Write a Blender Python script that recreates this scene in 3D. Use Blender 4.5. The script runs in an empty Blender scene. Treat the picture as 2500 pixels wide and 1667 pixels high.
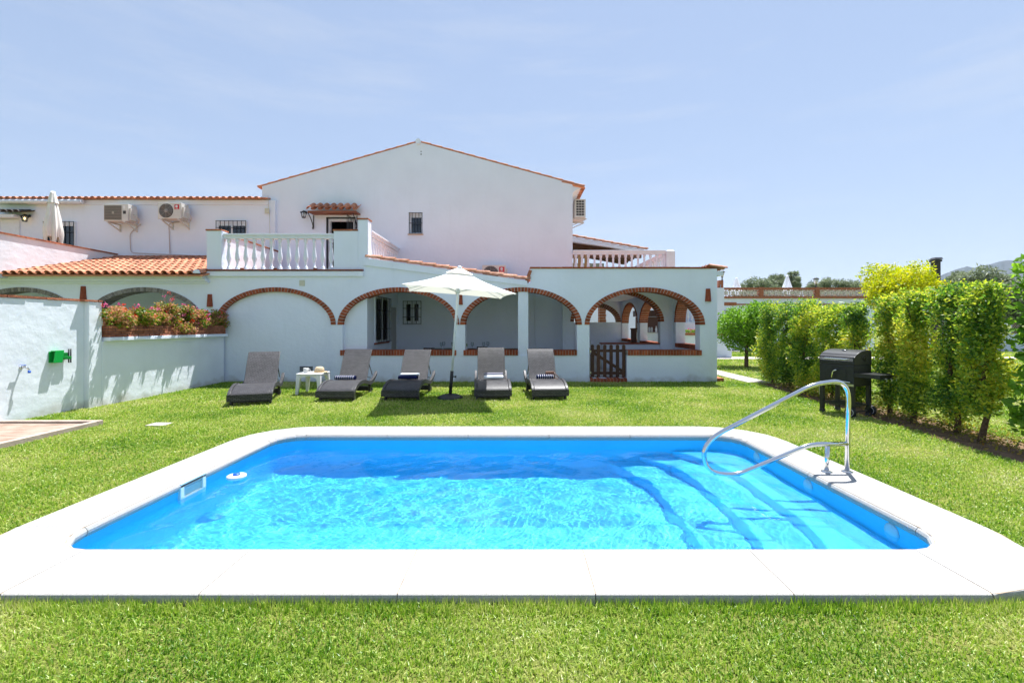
import bpy, bmesh, math, random
import numpy as np
from mathutils import Vector, Matrix
from mathutils.geometry import tessellate_polygon

# ---------------------------------------------------------------- camera, sky, sun, exposure
SC = bpy.context.scene
COL = SC.collection
R = math.radians
F, CX, CY, EH = 1100.0, 1262.0, 793.0, 1.5          # focal length and vanishing point in photo pixels, eye height

cam_data = bpy.data.cameras.new('camera')
cam_data.sensor_width = 36.0
cam_data.lens = F / 2500 * 36
cam_data.shift_x = (1250 - CX) / 2500
cam_data.shift_y = -(833.5 - CY) / 2500
cam_data.clip_start, cam_data.clip_end = 0.05, 20000
CAM = bpy.data.objects.new('camera', cam_data)
CAM.location = (0, 0, EH)
CAM.rotation_euler = (R(90), 0, 0)
COL.objects.link(CAM)
SC.camera = CAM

SUN_DIR = Vector((0.18, 0.34, 1.0)).normalized()
ELEV = math.asin(SUN_DIR.z)
AZ = math.atan2(SUN_DIR.x, SUN_DIR.y)
W = bpy.data.worlds.new('World')
SC.world = W
W.use_nodes = True
wn = W.node_tree
sky = wn.nodes.new('ShaderNodeTexSky')
sky.sky_type = 'NISHITA'
sky.sun_disc = False
sky.sun_elevation = ELEV
sky.sun_rotation = AZ
sky.air_density = 1.2
sky.dust_density = 0.2
sky.ozone_density = 2.2
sky.altitude = 0
sg = wn.nodes.new('ShaderNodeGamma')                  # soften the step from zenith to horizon
sg.inputs['Gamma'].default_value = 0.40
st_ = wn.nodes.new('ShaderNodeVectorMath'); st_.operation = 'MULTIPLY'
st_.inputs[1].default_value = (1.09, 1.20, 1.44)
wn.links.new(sky.outputs[0], sg.inputs['Color'])
wn.links.new(sg.outputs[0], st_.inputs[0])
# thin streaks of high cloud
tc_ = wn.nodes.new('ShaderNodeTexCoord'); mp_ = wn.nodes.new('ShaderNodeMapping')
mp_.inputs['Rotation'].default_value = (0.3, 0.55, 0.4); mp_.inputs['Scale'].default_value = (1.1, 1.6, 9.0)
cn_ = wn.nodes.new('ShaderNodeTexNoise'); cn_.inputs['Scale'].default_value = 1.6; cn_.inputs['Detail'].default_value = 7; cn_.inputs['Roughness'].default_value = .62
cr_ = wn.nodes.new('ShaderNodeMapRange'); cr_.inputs[1].default_value = .50; cr_.inputs[2].default_value = .85; cr_.inputs[3].default_value = 0; cr_.inputs[4].default_value = .34
cm_ = wn.nodes.new('ShaderNodeMix'); cm_.data_type = 'RGBA'; cm_.inputs[7].default_value = (2.9, 2.95, 3.0, 1)
wn.links.new(tc_.outputs['Generated'], mp_.inputs[0]); wn.links.new(mp_.outputs[0], cn_.inputs['Vector']); wn.links.new(cn_.outputs['Fac'], cr_.inputs[0])
wn.links.new(cr_.outputs[0], cm_.inputs[0]); wn.links.new(st_.outputs[0], cm_.inputs[6])
wn.links.new(cm_.outputs[2], wn.nodes['Background'].inputs[0])
wn.nodes['Background'].inputs[1].default_value = 0.12

sun_data = bpy.data.lights.new('sun', 'SUN')
sun_data.energy = 4.5
sun_data.angle = R(0.5)
sun_data.color = (1.0, 0.985, 0.965)
sun_data.cycles.is_caustics_light = True
SUN = bpy.data.objects.new('sun', sun_data)
SUN.rotation_euler = SUN_DIR.to_track_quat('Z', 'Y').to_euler()
COL.objects.link(SUN)

SC.view_settings.view_transform = 'Standard'
SC.view_settings.look = 'None'
SC.view_settings.exposure = 1.28
SC.view_settings.gamma = 1
SC.cycles.use_denoising = True
SC.cycles.max_bounces = 10
SC.cycles.diffuse_bounces = 5
SC.cycles.transparent_max_bounces = 16
SC.cycles.sample_clamp_indirect = 8

# ---------------------------------------------------------------- helpers
ORG = {}

def at(px, py, Y):
    """Photo pixel at real distance Y -> point."""
    return Vector(((px - CX) / F * Y, Y, EH + (CY - py) / F * Y))

Y0 = 11.82                                           # front of the arcade
Y1 = 15.0                                            # gable wall
def fx(px, Y=Y0): return (px - CX) / F * Y
def fz(py, Y=Y0): return EH + (CY - py) / F * Y

def tag(o, label=None, cat=None, group=None, kind=None):
    if label: o['label'] = label
    if cat: o['category'] = cat
    if group: o['group'] = group
    if kind: o['kind'] = kind
    return o

def empty(name, loc, label=None, cat=None, group=None, rz=0.0):
    o = bpy.data.objects.new(name, None)
    o.empty_display_size = 0.1
    o.location = loc
    COL.objects.link(o)
    ORG[o.name] = Vector(loc)
    if rz: o.rotation_euler.z = rz
    return tag(o, label, cat, group)

def copy_tree(o, parent=None):
    c = o.copy()
    COL.objects.link(c)
    c.parent = parent
    for ch in list(o.children):
        copy_tree(ch, c)
    return c

class MB:
    """Collects shapes and links them as one mesh object."""
    def __init__(s):
        s.v, s.f, s.m, s.s = [], [], [], []
        s.T = Matrix()
        s.mi = 0
    def add(s, vs, fs, smooth=False):
        o = len(s.v)
        s.v += [s.T @ Vector(p) for p in vs]
        for f in fs:
            s.f.append([i + o for i in f]); s.m.append(s.mi); s.s.append(smooth)
        return s
    def box(s, x0, x1, y0, y1, z0, z1):
        return s.add([(x0,y0,z0),(x1,y0,z0),(x1,y1,z0),(x0,y1,z0),(x0,y0,z1),(x1,y0,z1),(x1,y1,z1),(x0,y1,z1)],
                     [(0,3,2,1),(4,5,6,7),(0,1,5,4),(1,2,6,5),(2,3,7,6),(3,0,4,7)])
    def hexa(s, a, b):
        """a, b: two quads of four points each, joined."""
        return s.add(list(a) + list(b), [(0,3,2,1),(4,5,6,7),(0,1,5,4),(1,2,6,5),(2,3,7,6),(3,0,4,7)])
    def bar(s, a, b, w, d, up=(0,0,1)):
        a, b = Vector(a), Vector(b)
        t = (b - a).normalized(); u = Vector(up)
        if abs(t.dot(u)) > .99: u = Vector((0,1,0))
        x = t.cross(u).normalized(); y = x.cross(t).normalized()
        x *= w/2; y *= d/2
        return s.hexa([a-x-y, a+x-y, a+x+y, a-x+y], [b-x-y, b+x-y, b+x+y, b-x+y])
    def tube(s, pts, r, n=8, cap=True, closed=False):
        pts = [Vector(p) for p in pts]
        k = len(pts)
        rr = r if isinstance(r, (list, tuple)) else [r]*k
        vs, fs, px = [], [], None
        for i, p in enumerate(pts):
            if closed: t = pts[(i+1) % k] - pts[i-1]
            else: t = pts[min(i+1, k-1)] - pts[max(i-1, 0)]
            t = t.normalized()
            if px is None:
                px = t.orthogonal().normalized()
            px = (px - t*px.dot(t)).normalized()
            py = t.cross(px)
            for j in range(n):
                a = 2*math.pi*j/n
                vs.append(p + (px*math.cos(a) + py*math.sin(a))*rr[i])
        for i in range(k if closed else k-1):
            i2 = (i+1) % k
            for j in range(n):
                j2 = (j+1) % n
                fs.append((i*n+j, i*n+j2, i2*n+j2, i2*n+j))
        s.add(vs, fs, True)
        if cap and not closed:
            s.add(vs[:n], [tuple(range(n))[::-1]]); s.add(vs[-n:], [tuple(range(n))])
        return s
    def lathe(s, prof, c=(0,0,0), n=16, axis='z', sx=1, sy=1):
        vs, fs = [], []
        c = Vector(c)
        for r, z in prof:
            for j in range(n):
                a = 2*math.pi*j/n
                p = (r*math.cos(a)*sx, r*math.sin(a)*sy, z)
                if axis == 'x': p = (p[2], p[0], p[1])
                if axis == 'y': p = (p[0], p[2], p[1])
                vs.append(c + Vector(p))
        for i in range(len(prof)-1):
            for j in range(n):
                j2 = (j+1) % n
                fs.append((i*n+j, i*n+j2, (i+1)*n+j2, (i+1)*n+j))
        s.add(vs, fs, True)
        if prof[0][0] > 1e-4: s.add(vs[:n], [tuple(range(n))[::-1]])
        if prof[-1][0] > 1e-4: s.add(vs[-n:], [tuple(range(n))])
        return s
    def prism(s, outer, holes, w0, w1, plane='y', rims=True):
        """Outline with holes in (u, v), extruded from w0 to w1 along y (u=x, v=z), x (u=y, v=z) or z (u=x, v=y)."""
        mp = {'y': lambda u, v, w: (u, w, v), 'x': lambda u, v, w: (w, u, v), 'z': lambda u, v, w: (u, v, w)}[plane]
        loops = [list(outer)] + [list(h) for h in holes]
        tris = tessellate_polygon([[Vector((u, v, 0)) for u, v in lp] for lp in loops])
        flat = [p for lp in loops for p in lp]
        n = len(flat)
        vs = [mp(u, v, w0) for u, v in flat] + [mp(u, v, w1) for u, v in flat]
        fs = [t for t in tris] + [(t[0]+n, t[2]+n, t[1]+n) for t in tris]
        if rims:
            o = 0
            for lp in loops:
                k = len(lp)
                for i in range(k):
                    a, b = o+i, o+(i+1) % k
                    fs.append((a, b, b+n, a+n))
                o += k
        return s.add(vs, fs)
    def build(s, name, mats, parent=None, loc=None, bevel=0.0, recalc=True):
        if not isinstance(mats, (list, tuple)): mats = [mats]
        if parent is not None:
            org = ORG[parent.name]
        elif loc is not None:
            org = Vector(loc)
        else:
            xs = [p.x for p in s.v]; ys = [p.y for p in s.v]; zs = [p.z for p in s.v]
            org = Vector(((min(xs)+max(xs))/2, (min(ys)+max(ys))/2, min(zs)))
        me = bpy.data.meshes.new(name)
        me.from_pydata([tuple(p - org) for p in s.v], [], s.f)
        for m in mats: me.materials.append(m)
        me.polygons.foreach_set('material_index', s.m)
        me.polygons.foreach_set('use_smooth', s.s)
        if recalc:
            bm = bmesh.new(); bm.from_mesh(me)
            bmesh.ops.remove_doubles(bm, verts=bm.verts, dist=1e-6) if len(bm.verts) < 20000 and any(s.s) else None
            bmesh.ops.recalc_face_normals(bm, faces=bm.faces)
            bm.to_mesh(me); bm.free()
        me.update()
        o = bpy.data.objects.new(name, me)
        COL.objects.link(o)
        if parent is not None:
            o.parent = parent
        else:
            o.location = org
        ORG[o.name] = org
        if bevel:
            b = o.modifiers.new('bevel', 'BEVEL'); b.width = bevel; b.segments = 2; b.limit_method = 'ANGLE'; b.angle_limit = R(40)
        return o

def np_mesh(name, verts, tris, mats, parent=None, loc=(0,0,0), mat_idx=None, smooth=False):
    org = ORG[parent.name] if parent is not None else Vector(loc)
    verts = np.asarray(verts, dtype=np.float64).reshape(-1, 3) - np.array(org)
    tris = np.asarray(tris, dtype=np.int32).reshape(-1, 3)
    me = bpy.data.meshes.new(name)
    me.vertices.add(len(verts)); me.vertices.foreach_set('co', verts.astype(np.float32).ravel())
    me.loops.add(tris.size); me.loops.foreach_set('vertex_index', tris.ravel())
    me.polygons.add(len(tris)); me.polygons.foreach_set('loop_start', np.arange(0, tris.size, 3, dtype=np.int32))
    if not isinstance(mats, (list, tuple)): mats = [mats]
    for m in mats: me.materials.append(m)
    if mat_idx is not None: me.polygons.foreach_set('material_index', np.asarray(mat_idx, dtype=np.int32))
    me.polygons.foreach_set('use_smooth', np.full(len(tris), smooth))
    me.update(calc_edges=True)
    o = bpy.data.objects.new(name, me)
    COL.objects.link(o)
    if parent is not None: o.parent = parent
    else: o.location = org
    ORG[o.name] = org
    return o

# ---------------------------------------------------------------- materials
def mat(name, col, rough=0.6, col2=None, vscale=4.0, vdetail=4, bump=0.0, bscale=60.0, metal=0.0, isl=0.0, spec=0.4, fac=(0.35, 0.65), coat=0.0, stretch=None, dirt=False):
    m = bpy.data.materials.new(name); m.use_nodes = True
    t = m.node_tree; N = t.nodes; L = t.links
    p = N['Principled BSDF']
    p.inputs['Roughness'].default_value = rough
    p.inputs['Metallic'].default_value = metal
    p.inputs['Specular IOR Level'].default_value = spec
    p.inputs['Coat Weight'].default_value = coat
    tc = N.new('ShaderNodeTexCoord')
    vec = tc.outputs['Object']
    if stretch:
        mpn = N.new('ShaderNodeMapping'); mpn.inputs['Scale'].default_value = stretch
        L.new(vec, mpn.inputs['Vector']); vec = mpn.outputs[0]
    colout = None
    if col2 is not None:
        nz = N.new('ShaderNodeTexNoise'); nz.inputs['Scale'].default_value = vscale; nz.inputs['Detail'].default_value = vdetail
        L.new(vec, nz.inputs['Vector'])
        mr = N.new('ShaderNodeMapRange'); mr.inputs[1].default_value = fac[0]; mr.inputs[2].default_value = fac[1]
        L.new(nz.outputs['Fac'], mr.inputs[0])
        mx = N.new('ShaderNodeMix'); mx.data_type = 'RGBA'
        mx.inputs[6].default_value = (*col, 1); mx.inputs[7].default_value = (*col2, 1)
        L.new(mr.outputs[0], mx.inputs[0]); colout = mx.outputs[2]
    if dirt:                                             # splashed earth and damp along the foot of the walls
        sz = N.new('ShaderNodeSeparateXYZ'); L.new(tc.outputs['Object'], sz.inputs[0])
        nd = N.new('ShaderNodeTexNoise'); nd.inputs['Scale'].default_value = 3.5; nd.inputs['Detail'].default_value = 6; L.new(tc.outputs['Object'], nd.inputs['Vector'])
        ht_ = N.new('ShaderNodeMath'); ht_.operation = 'MULTIPLY_ADD'; ht_.inputs[1].default_value = -.55; L.new(nd.outputs['Fac'], ht_.inputs[0]); L.new(sz.outputs['Z'], ht_.inputs[2])
        md = N.new('ShaderNodeMapRange'); md.inputs[1].default_value = -.13; md.inputs[2].default_value = -.30; md.inputs[3].default_value = 0; md.inputs[4].default_value = .55
        L.new(ht_.outputs[0], md.inputs[0])
        xd = N.new('ShaderNodeMix'); xd.data_type = 'RGBA'; xd.inputs[7].default_value = (.36,.33,.25,1)
        L.new(md.outputs[0], xd.inputs[0]); L.new(colout, xd.inputs[6]); colout = xd.outputs[2]
        mv = N.new('ShaderNodeMapping'); mv.inputs['Scale'].default_value = (7, 7, .45); L.new(tc.outputs['Object'], mv.inputs[0])   # rain streaks
        nv = N.new('ShaderNodeTexNoise'); nv.inputs['Scale'].default_value = 1.0; nv.inputs['Detail'].default_value = 6; L.new(mv.outputs[0], nv.inputs['Vector'])
        mw = N.new('ShaderNodeMapRange'); mw.inputs[1].default_value = .56; mw.inputs[2].default_value = .80; mw.inputs[3].default_value = 0; mw.inputs[4].default_value = .10; L.new(nv.outputs['Fac'], mw.inputs[0])
        xw = N.new('ShaderNodeMix'); xw.data_type = 'RGBA'; xw.inputs[7].default_value = (.50,.53,.58,1)
        L.new(mw.outputs[0], xw.inputs[0]); L.new(colout, xw.inputs[6]); colout = xw.outputs[2]
    if isl:
        g = N.new('ShaderNodeNewGeometry')
        mr = N.new('ShaderNodeMapRange'); mr.inputs[3].default_value = 1 - isl; mr.inputs[4].default_value = 1 + isl
        L.new(g.outputs['Random Per Island'], mr.inputs[0])
        hs = N.new('ShaderNodeHueSaturation'); L.new(mr.outputs[0], hs.inputs['Value'])
        if colout is not None: L.new(colout, hs.inputs['Color'])
        else: hs.inputs['Color'].default_value = (*col, 1)
        colout = hs.outputs[0]
    if colout is not None: L.new(colout, p.inputs['Base Color'])
    else: p.inputs['Base Color'].default_value = (*col, 1)
    if bump:
        nb = N.new('ShaderNodeTexNoise'); nb.inputs['Scale'].default_value = bscale; nb.inputs['Detail'].default_value = 5
        L.new(vec, nb.inputs['Vector'])
        bp = N.new('ShaderNodeBump'); bp.inputs['Strength'].default_value = bump; bp.inputs['Distance'].default_value = 0.02
        L.new(nb.outputs['Fac'], bp.inputs['Height']); L.new(bp.outputs[0], p.inputs['Normal'])
    return m

def leaf_mat(name, cols, nscale=1.5, rough=0.45, trans=0.45, spec=0.35):
    """Leaf colours by leaf and by drifting patch; light passes through."""
    m = bpy.data.materials.new(name); m.use_nodes = True
    t = m.node_tree; N = t.nodes; L = t.links
    p = N['Principled BSDF']; p.inputs['Roughness'].default_value = rough; p.inputs['Specular IOR Level'].default_value = spec
    g = N.new('ShaderNodeNewGeometry')
    nz = N.new('ShaderNodeTexNoise'); nz.inputs['Scale'].default_value = nscale; nz.inputs['Detail'].default_value = 5
    L.new(g.outputs['Position'], nz.inputs['Vector'])
    mr = N.new('ShaderNodeMapRange'); mr.inputs[1].default_value = 0.3; mr.inputs[2].default_value = 0.7
    L.new(nz.outputs['Fac'], mr.inputs[0])
    ad = N.new('ShaderNodeMix'); ad.data_type = 'FLOAT'; ad.inputs[0].default_value = 0.5
    L.new(mr.outputs[0], ad.inputs[2]); L.new(g.outputs['Random Per Island'], ad.inputs[3])
    cr = N.new('ShaderNodeValToRGB')
    e = cr.color_ramp.elements
    while len(e) < len(cols): e.new(0.5)
    for i, (pos, c) in enumerate(cols):
        e[i].position = pos; e[i].color = (*c, 1)
    L.new(ad.outputs[0], cr.inputs[0])
    L.new(cr.outputs[0], p.inputs['Base Color'])
    tr = N.new('ShaderNodeBsdfTranslucent')
    br = N.new('ShaderNodeHueSaturation'); br.inputs['Value'].default_value = 1.25; br.inputs['Saturation'].default_value = 1.05
    L.new(cr.outputs[0], br.inputs['Color']); L.new(br.outputs[0], tr.inputs[0])
    mx = N.new('ShaderNodeMixShader'); mx.inputs[0].default_value = trans
    L.new(p.outputs[0], mx.inputs[1]); L.new(tr.outputs[0], mx.inputs[2])
    L.new(mx.outputs[0], N['Material Output'].inputs[0])
    return m

def glass_mat(name, col=(1,1,1), rough=0.0, ior=1.45):
    m = bpy.data.materials.new(name); m.use_nodes = True
    N = m.node_tree.nodes
    p = N['Principled BSDF']
    p.inputs['Base Color'].default_value = (*col, 1); p.inputs['Transmission Weight'].default_value = 1
    p.inputs['Roughness'].default_value = rough; p.inputs['IOR'].default_value = ior
    return m

def emit_mat(name, col, s):
    m = bpy.data.materials.new(name); m.use_nodes = True
    p = m.node_tree.nodes['Principled BSDF']
    p.inputs['Base Color'].default_value = (*col, 1); p.inputs['Emission Color'].default_value = (*col, 1); p.inputs['Emission Strength'].default_value = s
    return m

def weave_mat(name, c1, c2, cm):
    m = bpy.data.materials.new(name); m.use_nodes = True
    t = m.node_tree; N = t.nodes; L = t.links
    p = N['Principled BSDF']; p.inputs['Roughness'].default_value = 0.42
    tc = N.new('ShaderNodeTexCoord')
    mp = N.new('ShaderNodeMapping'); mp.inputs['Rotation'].default_value = (R(0), 0, 0)
    sx = N.new('ShaderNodeSeparateXYZ'); L.new(tc.outputs['Object'], sx.inputs[0])
    ad = N.new('ShaderNodeMath'); ad.operation = 'ADD'
    L.new(sx.outputs['Y'], ad.inputs[0]); L.new(sx.outputs['Z'], ad.inputs[1])
    cb = N.new('ShaderNodeCombineXYZ'); L.new(sx.outputs['X'], cb.inputs[0]); L.new(ad.outputs[0], cb.inputs[1])
    b = N.new('ShaderNodeTexBrick'); b.inputs['Scale'].default_value = 1
    b.inputs['Brick Width'].default_value = 0.06; b.inputs['Row Height'].default_value = 0.028; b.inputs['Mortar Size'].default_value = 0.007
    b.inputs['Mortar Smooth'].default_value = 0.6
    b.inputs['Color1'].default_value = (*c1, 1); b.inputs['Color2'].default_value = (*c2, 1); b.inputs['Mortar'].default_value = (*cm, 1)
    L.new(cb.outputs[0], b.inputs['Vector'])
    L.new(b.outputs['Color'], p.inputs['Base Color'])
    bp = N.new('ShaderNodeBump'); bp.inputs['Strength'].default_value = 0.8; bp.inputs['Distance'].default_value = 0.006; bp.invert = True
    L.new(b.outputs['Fac'], bp.inputs['Height']); L.new(bp.outputs[0], p.inputs['Normal'])
    return m

def stripe_mat(name, c1, c2, axis, scale, thr, rough=0.9):
    """Woven bands across a towel."""
    m = bpy.data.materials.new(name); m.use_nodes = True
    t = m.node_tree; N = t.nodes; L = t.links
    p = N['Principled BSDF']; p.inputs['Roughness'].default_value = rough; p.inputs['Specular IOR Level'].default_value = 0.1
    tc = N.new('ShaderNodeTexCoord')
    sx = N.new('ShaderNodeSeparateXYZ'); L.new(tc.outputs['Object'], sx.inputs[0])
    a = N.new('ShaderNodeMath'); a.operation = 'MULTIPLY'; a.inputs[1].default_value = scale; L.new(sx.outputs[axis], a.inputs[0])
    f = N.new('ShaderNodeMath'); f.operation = 'FRACT'; L.new(a.outputs[0], f.inputs[0])
    g = N.new('ShaderNodeMath'); g.operation = 'GREATER_THAN'; g.inputs[1].default_value = thr; L.new(f.outputs[0], g.inputs[0])
    mx = N.new('ShaderNodeMix'); mx.data_type = 'RGBA'; mx.inputs[6].default_value = (*c1, 1); mx.inputs[7].default_value = (*c2, 1)
    L.new(g.outputs[0], mx.inputs[0]); L.new(mx.outputs[2], p.inputs['Base Color'])
    nb = N.new('ShaderNodeTexNoise'); nb.inputs['Scale'].default_value = 400; L.new(tc.outputs['Object'], nb.inputs['Vector'])
    bp = N.new('ShaderNodeBump'); bp.inputs['Strength'].default_value = 0.6; bp.inputs['Distance'].default_value = 0.004
    L.new(nb.outputs['Fac'], bp.inputs['Height']); L.new(bp.outputs[0], p.inputs['Normal'])
    return m

PLASTER = mat('plaster', (.77,.83,.945), .85, (.715,.77,.88), 1.1, 7, bump=.45, bscale=9, spec=.2, fac=(.35,.8), dirt=True)
ROUGHPLASTER = mat('rough_plaster', (.78,.83,.90), .85, (.69,.74,.80), 1.6, 7, bump=.5, bscale=6, spec=.2, fac=(.4,.8), dirt=True)
WHITE = mat('white_paint', (.73,.78,.86), .6, (.68,.72,.79), 8, 4, bump=.1, bscale=40)
BRICK = mat('red_brick', (.36,.098,.045), .8, (.27,.068,.032), 12, 4, bump=.5, bscale=80, isl=.28, spec=.2)
GREYBRICK = mat('grey_brick', (.26,.24,.23), .85, (.20,.18,.17), 12, 4, bump=.5, bscale=80, isl=.25, spec=.2)
MORTAR = mat('mortar', (.62,.58,.53), .9, (.42,.38,.35), 20, 3, bump=.4, bscale=120, spec=.1)
ROUGHBRICK = mat('rough_brick', (.44,.17,.09), .85, (.28,.10,.06), 14, 5, bump=1.0, bscale=60, isl=.3, spec=.2)
TILE = mat('terracotta_tile', (.60,.26,.145), .75, (.42,.165,.095), 7, 6, bump=.4, bscale=60, isl=.26, spec=.25)
PALETILE = mat('pale_terracotta', (.62,.36,.25), .8, (.42,.17,.10), 9, 5, bump=.4, bscale=60, isl=.18, spec=.2)
DARKTILE = mat('weathered_tile', (.10,.09,.085), .8, (.06,.055,.05), 9, 5, bump=.4, bscale=60, isl=.2, spec=.2)
TERRACOTTA = mat('sconce_terracotta', (.30,.075,.04), .8, (.24,.06,.03), 14, 4, bump=.4, bscale=70, spec=.2)
FLOORTILE = mat('terrace_tile', (.42,.18,.11), .6, (.34,.14,.09), 3, 3, bump=.1)
GREYFLOOR = mat('grey_floor', (.56,.55,.56), .5, (.48,.47,.48), 5, 4, bump=.1)
BLACKIRON = mat('black_iron', (.012,.013,.016), .45, spec=.5)
DARKGLASS = mat('dark_glass', (.012,.020,.034), .06, spec=.8)
BLACKROOM = mat('dark_room', (.010,.009,.009), .9, spec=.05)
WOODBROWN = mat('brown_wood', (.085,.030,.016), .55, (.05,.017,.010), 6, 5, bump=.3, bscale=60, stretch=(1,1,.12), isl=.15)
WOODBEAM = mat('old_wood', (.20,.11,.07), .8, (.12,.06,.04), 6, 5, bump=.3, stretch=(.3,1,1))
BAMBOO = mat('bamboo', (.34,.25,.11), .7, (.24,.17,.07), 30, 3, bump=.3, stretch=(1,1,.1))
ACWHITE = mat('ac_casing', (.66,.64,.60), .45, (.60,.58,.54), 3, 3)
ACDARK = mat('ac_grille', (.05,.045,.045), .6)
ACRED = mat('red_badge', (.55,.012,.02), .4)
STEEL = mat('stainless_steel', (.72,.72,.72), .09, metal=1.0, spec=.5)
DULLSTEEL = mat('dull_steel', (.55,.54,.52), .3, metal=1.0)
COPE = mat('coping_stone', (.43,.425,.415), .75, (.30,.295,.285), 110, 4, bump=.15, bscale=250, spec=.25, fac=(.3,.7))
GROUT = mat('coping_grout', (.36,.30,.22), .9, (.26,.20,.14), 12, 3)
LINER = mat('pool_liner', (.05,.52,.84), .45, (.055,.545,.86), 2, 3, spec=.3)
PLASTIC = mat('white_plastic', (.78,.78,.78), .4, spec=.4)
GREENP = mat('green_plastic', (.005,.36,.055), .3, spec=.5)
BLUEP = mat('blue_plastic', (.01,.10,.55), .35)
CANVAS = mat('white_canvas', (.80,.80,.78), .9, (.77,.77,.75), 3, 3, bump=.1, bscale=300, spec=.1)
IVORYCANVAS = mat('ivory_canvas', (.78,.77,.72), .9, (.72,.71,.65), 3, 4, bump=.2, bscale=40, spec=.1)
BLACKPLASTIC = mat('black_plastic', (.018,.019,.022), .5)
BBQBLACK = mat('grill_enamel', (.017,.018,.021), .38, (.024,.025,.028), 20, 3, bump=.05, bscale=200)
RATTAN = weave_mat('grey_rattan', (.092,.088,.097), (.042,.040,.046), (.004,.004,.005))
STRAW = mat('straw', (.62,.50,.33), .8, (.52,.40,.25), 60, 3, bump=.5, bscale=160)
MUGM = mat('stoneware', (.62,.62,.60), .35, (.45,.46,.46), 25, 3)
LEATHER = mat('tan_leather', (.19,.075,.035), .5, (.13,.05,.022), 15, 3, bump=.3, bscale=90)
SOIL = mat('bare_soil', (.22,.14,.085), .95, (.13,.085,.05), 7, 6, bump=1.0, bscale=30, spec=.1)
STONE = mat('path_stone', (.46,.43,.39), .85, (.36,.33,.30), 3, 5, bump=.4, bscale=30)
PINKTILE = mat('pink_tray_tile', (.34,.265,.21), .8, (.20,.115,.075), 6, 6, bump=.4, bscale=40, fac=(.42,.7), stretch=(.5,2,1))
BARK = mat('bark', (.16,.10,.065), .9, (.09,.06,.04), 14, 5, bump=1.0, bscale=50, spec=.1)
CREAM = mat('cream_plastic', (.58,.56,.44), .5)
GLASSM = bpy.data.materials.new('clear_glass'); GLASSM.use_nodes = True
_t = GLASSM.node_tree; _a = _t.nodes.new('ShaderNodeBsdfTransparent'); _b = _t.nodes.new('ShaderNodeBsdfGlossy'); _b.inputs['Roughness'].default_value = .03
_l = _t.nodes.new('ShaderNodeLayerWeight'); _l.inputs['Blend'].default_value = .15; _m = _t.nodes.new('ShaderNodeMixShader'); _a.inputs[0].default_value = (.93,.95,.95,1)
_t.links.new(_l.outputs['Fresnel'], _m.inputs[0]); _t.links.new(_a.outputs[0], _m.inputs[1]); _t.links.new(_b.outputs[0], _m.inputs[2]); _t.links.new(_m.outputs[0], _t.nodes['Material Output'].inputs[0])
BLUEBAND = (.007,.011,.055)
TOWEL1 = stripe_mat('navy_towel_banded', BLUEBAND, (.70,.70,.72), 'X', 22, .80)
TOWEL2 = stripe_mat('navy_towel', (.007,.011,.05), (.010,.016,.065), 'X', 30, .5)
TOWEL3 = stripe_mat('white_towel', (.66,.68,.72), (.55,.60,.68), 'Y', 40, .7)
TOWEL4 = stripe_mat('grey_towel', (.17,.17,.21), (.24,.24,.29), 'Y', 60, .6)

HEDGE = leaf_mat('hedge_leaf', [(.0,(.035,.11,.02)),(.32,(.075,.19,.028)),(.47,(.17,.32,.035)),(.62,(.42,.52,.055)),(.80,(.64,.62,.07)),(1.,(.68,.44,.08))], 1.3, trans=.5, spec=.55)
CITRUS = leaf_mat('citrus_leaf', [(.0,(.06,.16,.02)),(.5,(.17,.34,.03)),(1.,(.34,.52,.06))], 2.0, trans=.45)
YELLOW = leaf_mat('yellow_leaf', [(.0,(.15,.23,.015)),(.36,(.38,.45,.022)),(.7,(.68,.64,.04)),(1.,(.80,.62,.06))], 1.4, trans=.45)
OLIVE = leaf_mat('olive_leaf', [(.0,(.09,.12,.065)),(.5,(.19,.23,.13)),(1.,(.32,.35,.23))], .5, trans=.35)
PALM = leaf_mat('palm_leaf', [(.0,(.03,.09,.03)),(.5,(.07,.16,.06)),(1.,(.12,.22,.09))], 1.0, trans=.35)
GERAN = leaf_mat('geranium_leaf', [(.0,(.03,.08,.008)),(.34,(.13,.25,.014)),(.47,(.28,.29,.03)),(.58,(.50,.25,.12)),(1.,(.62,.28,.19))], 4.0, trans=.35)
PETALP = leaf_mat('pink_petal', [(.0,(.62,.04,.22)),(.5,(.75,.12,.34)),(1.,(.80,.30,.45))], 3.0, trans=.35)
PETALR = leaf_mat('red_petal', [(.0,(.62,.02,.015)),(1.,(.75,.06,.03))], 3.0, trans=.35)
HEDGE2 = leaf_mat('young_hedge_leaf', [(.0,(.04,.12,.02)),(.26,(.10,.22,.03)),(.42,(.25,.38,.04)),(.58,(.50,.56,.06)),(.80,(.68,.62,.08)),(1.,(.66,.42,.08))], 1.3, trans=.55, spec=.5)
GRASSM = leaf_mat('grass_blade', [(.0,(.055,.15,.014)),(.28,(.14,.285,.024)),(.48,(.31,.45,.05)),(.70,(.50,.54,.15)),(1.,(.68,.61,.38))], .75, rough=.42, trans=.4, spec=.5)
TURF = mat('turf_soil', (.11,.16,.03), .95, (.20,.20,.06), 2.2, 6, bump=1.0, bscale=60, spec=.05)

# ---------------------------------------------------------------- ground with the pool cut out
PX0, PX1, PYA, PYB, PR = -3.09, 2.87, 2.90, 5.93, .32     # inner edge of the coping
CW, CZ, WZ = .49, .06, -.085                              # coping width, coping top, water level

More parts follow.
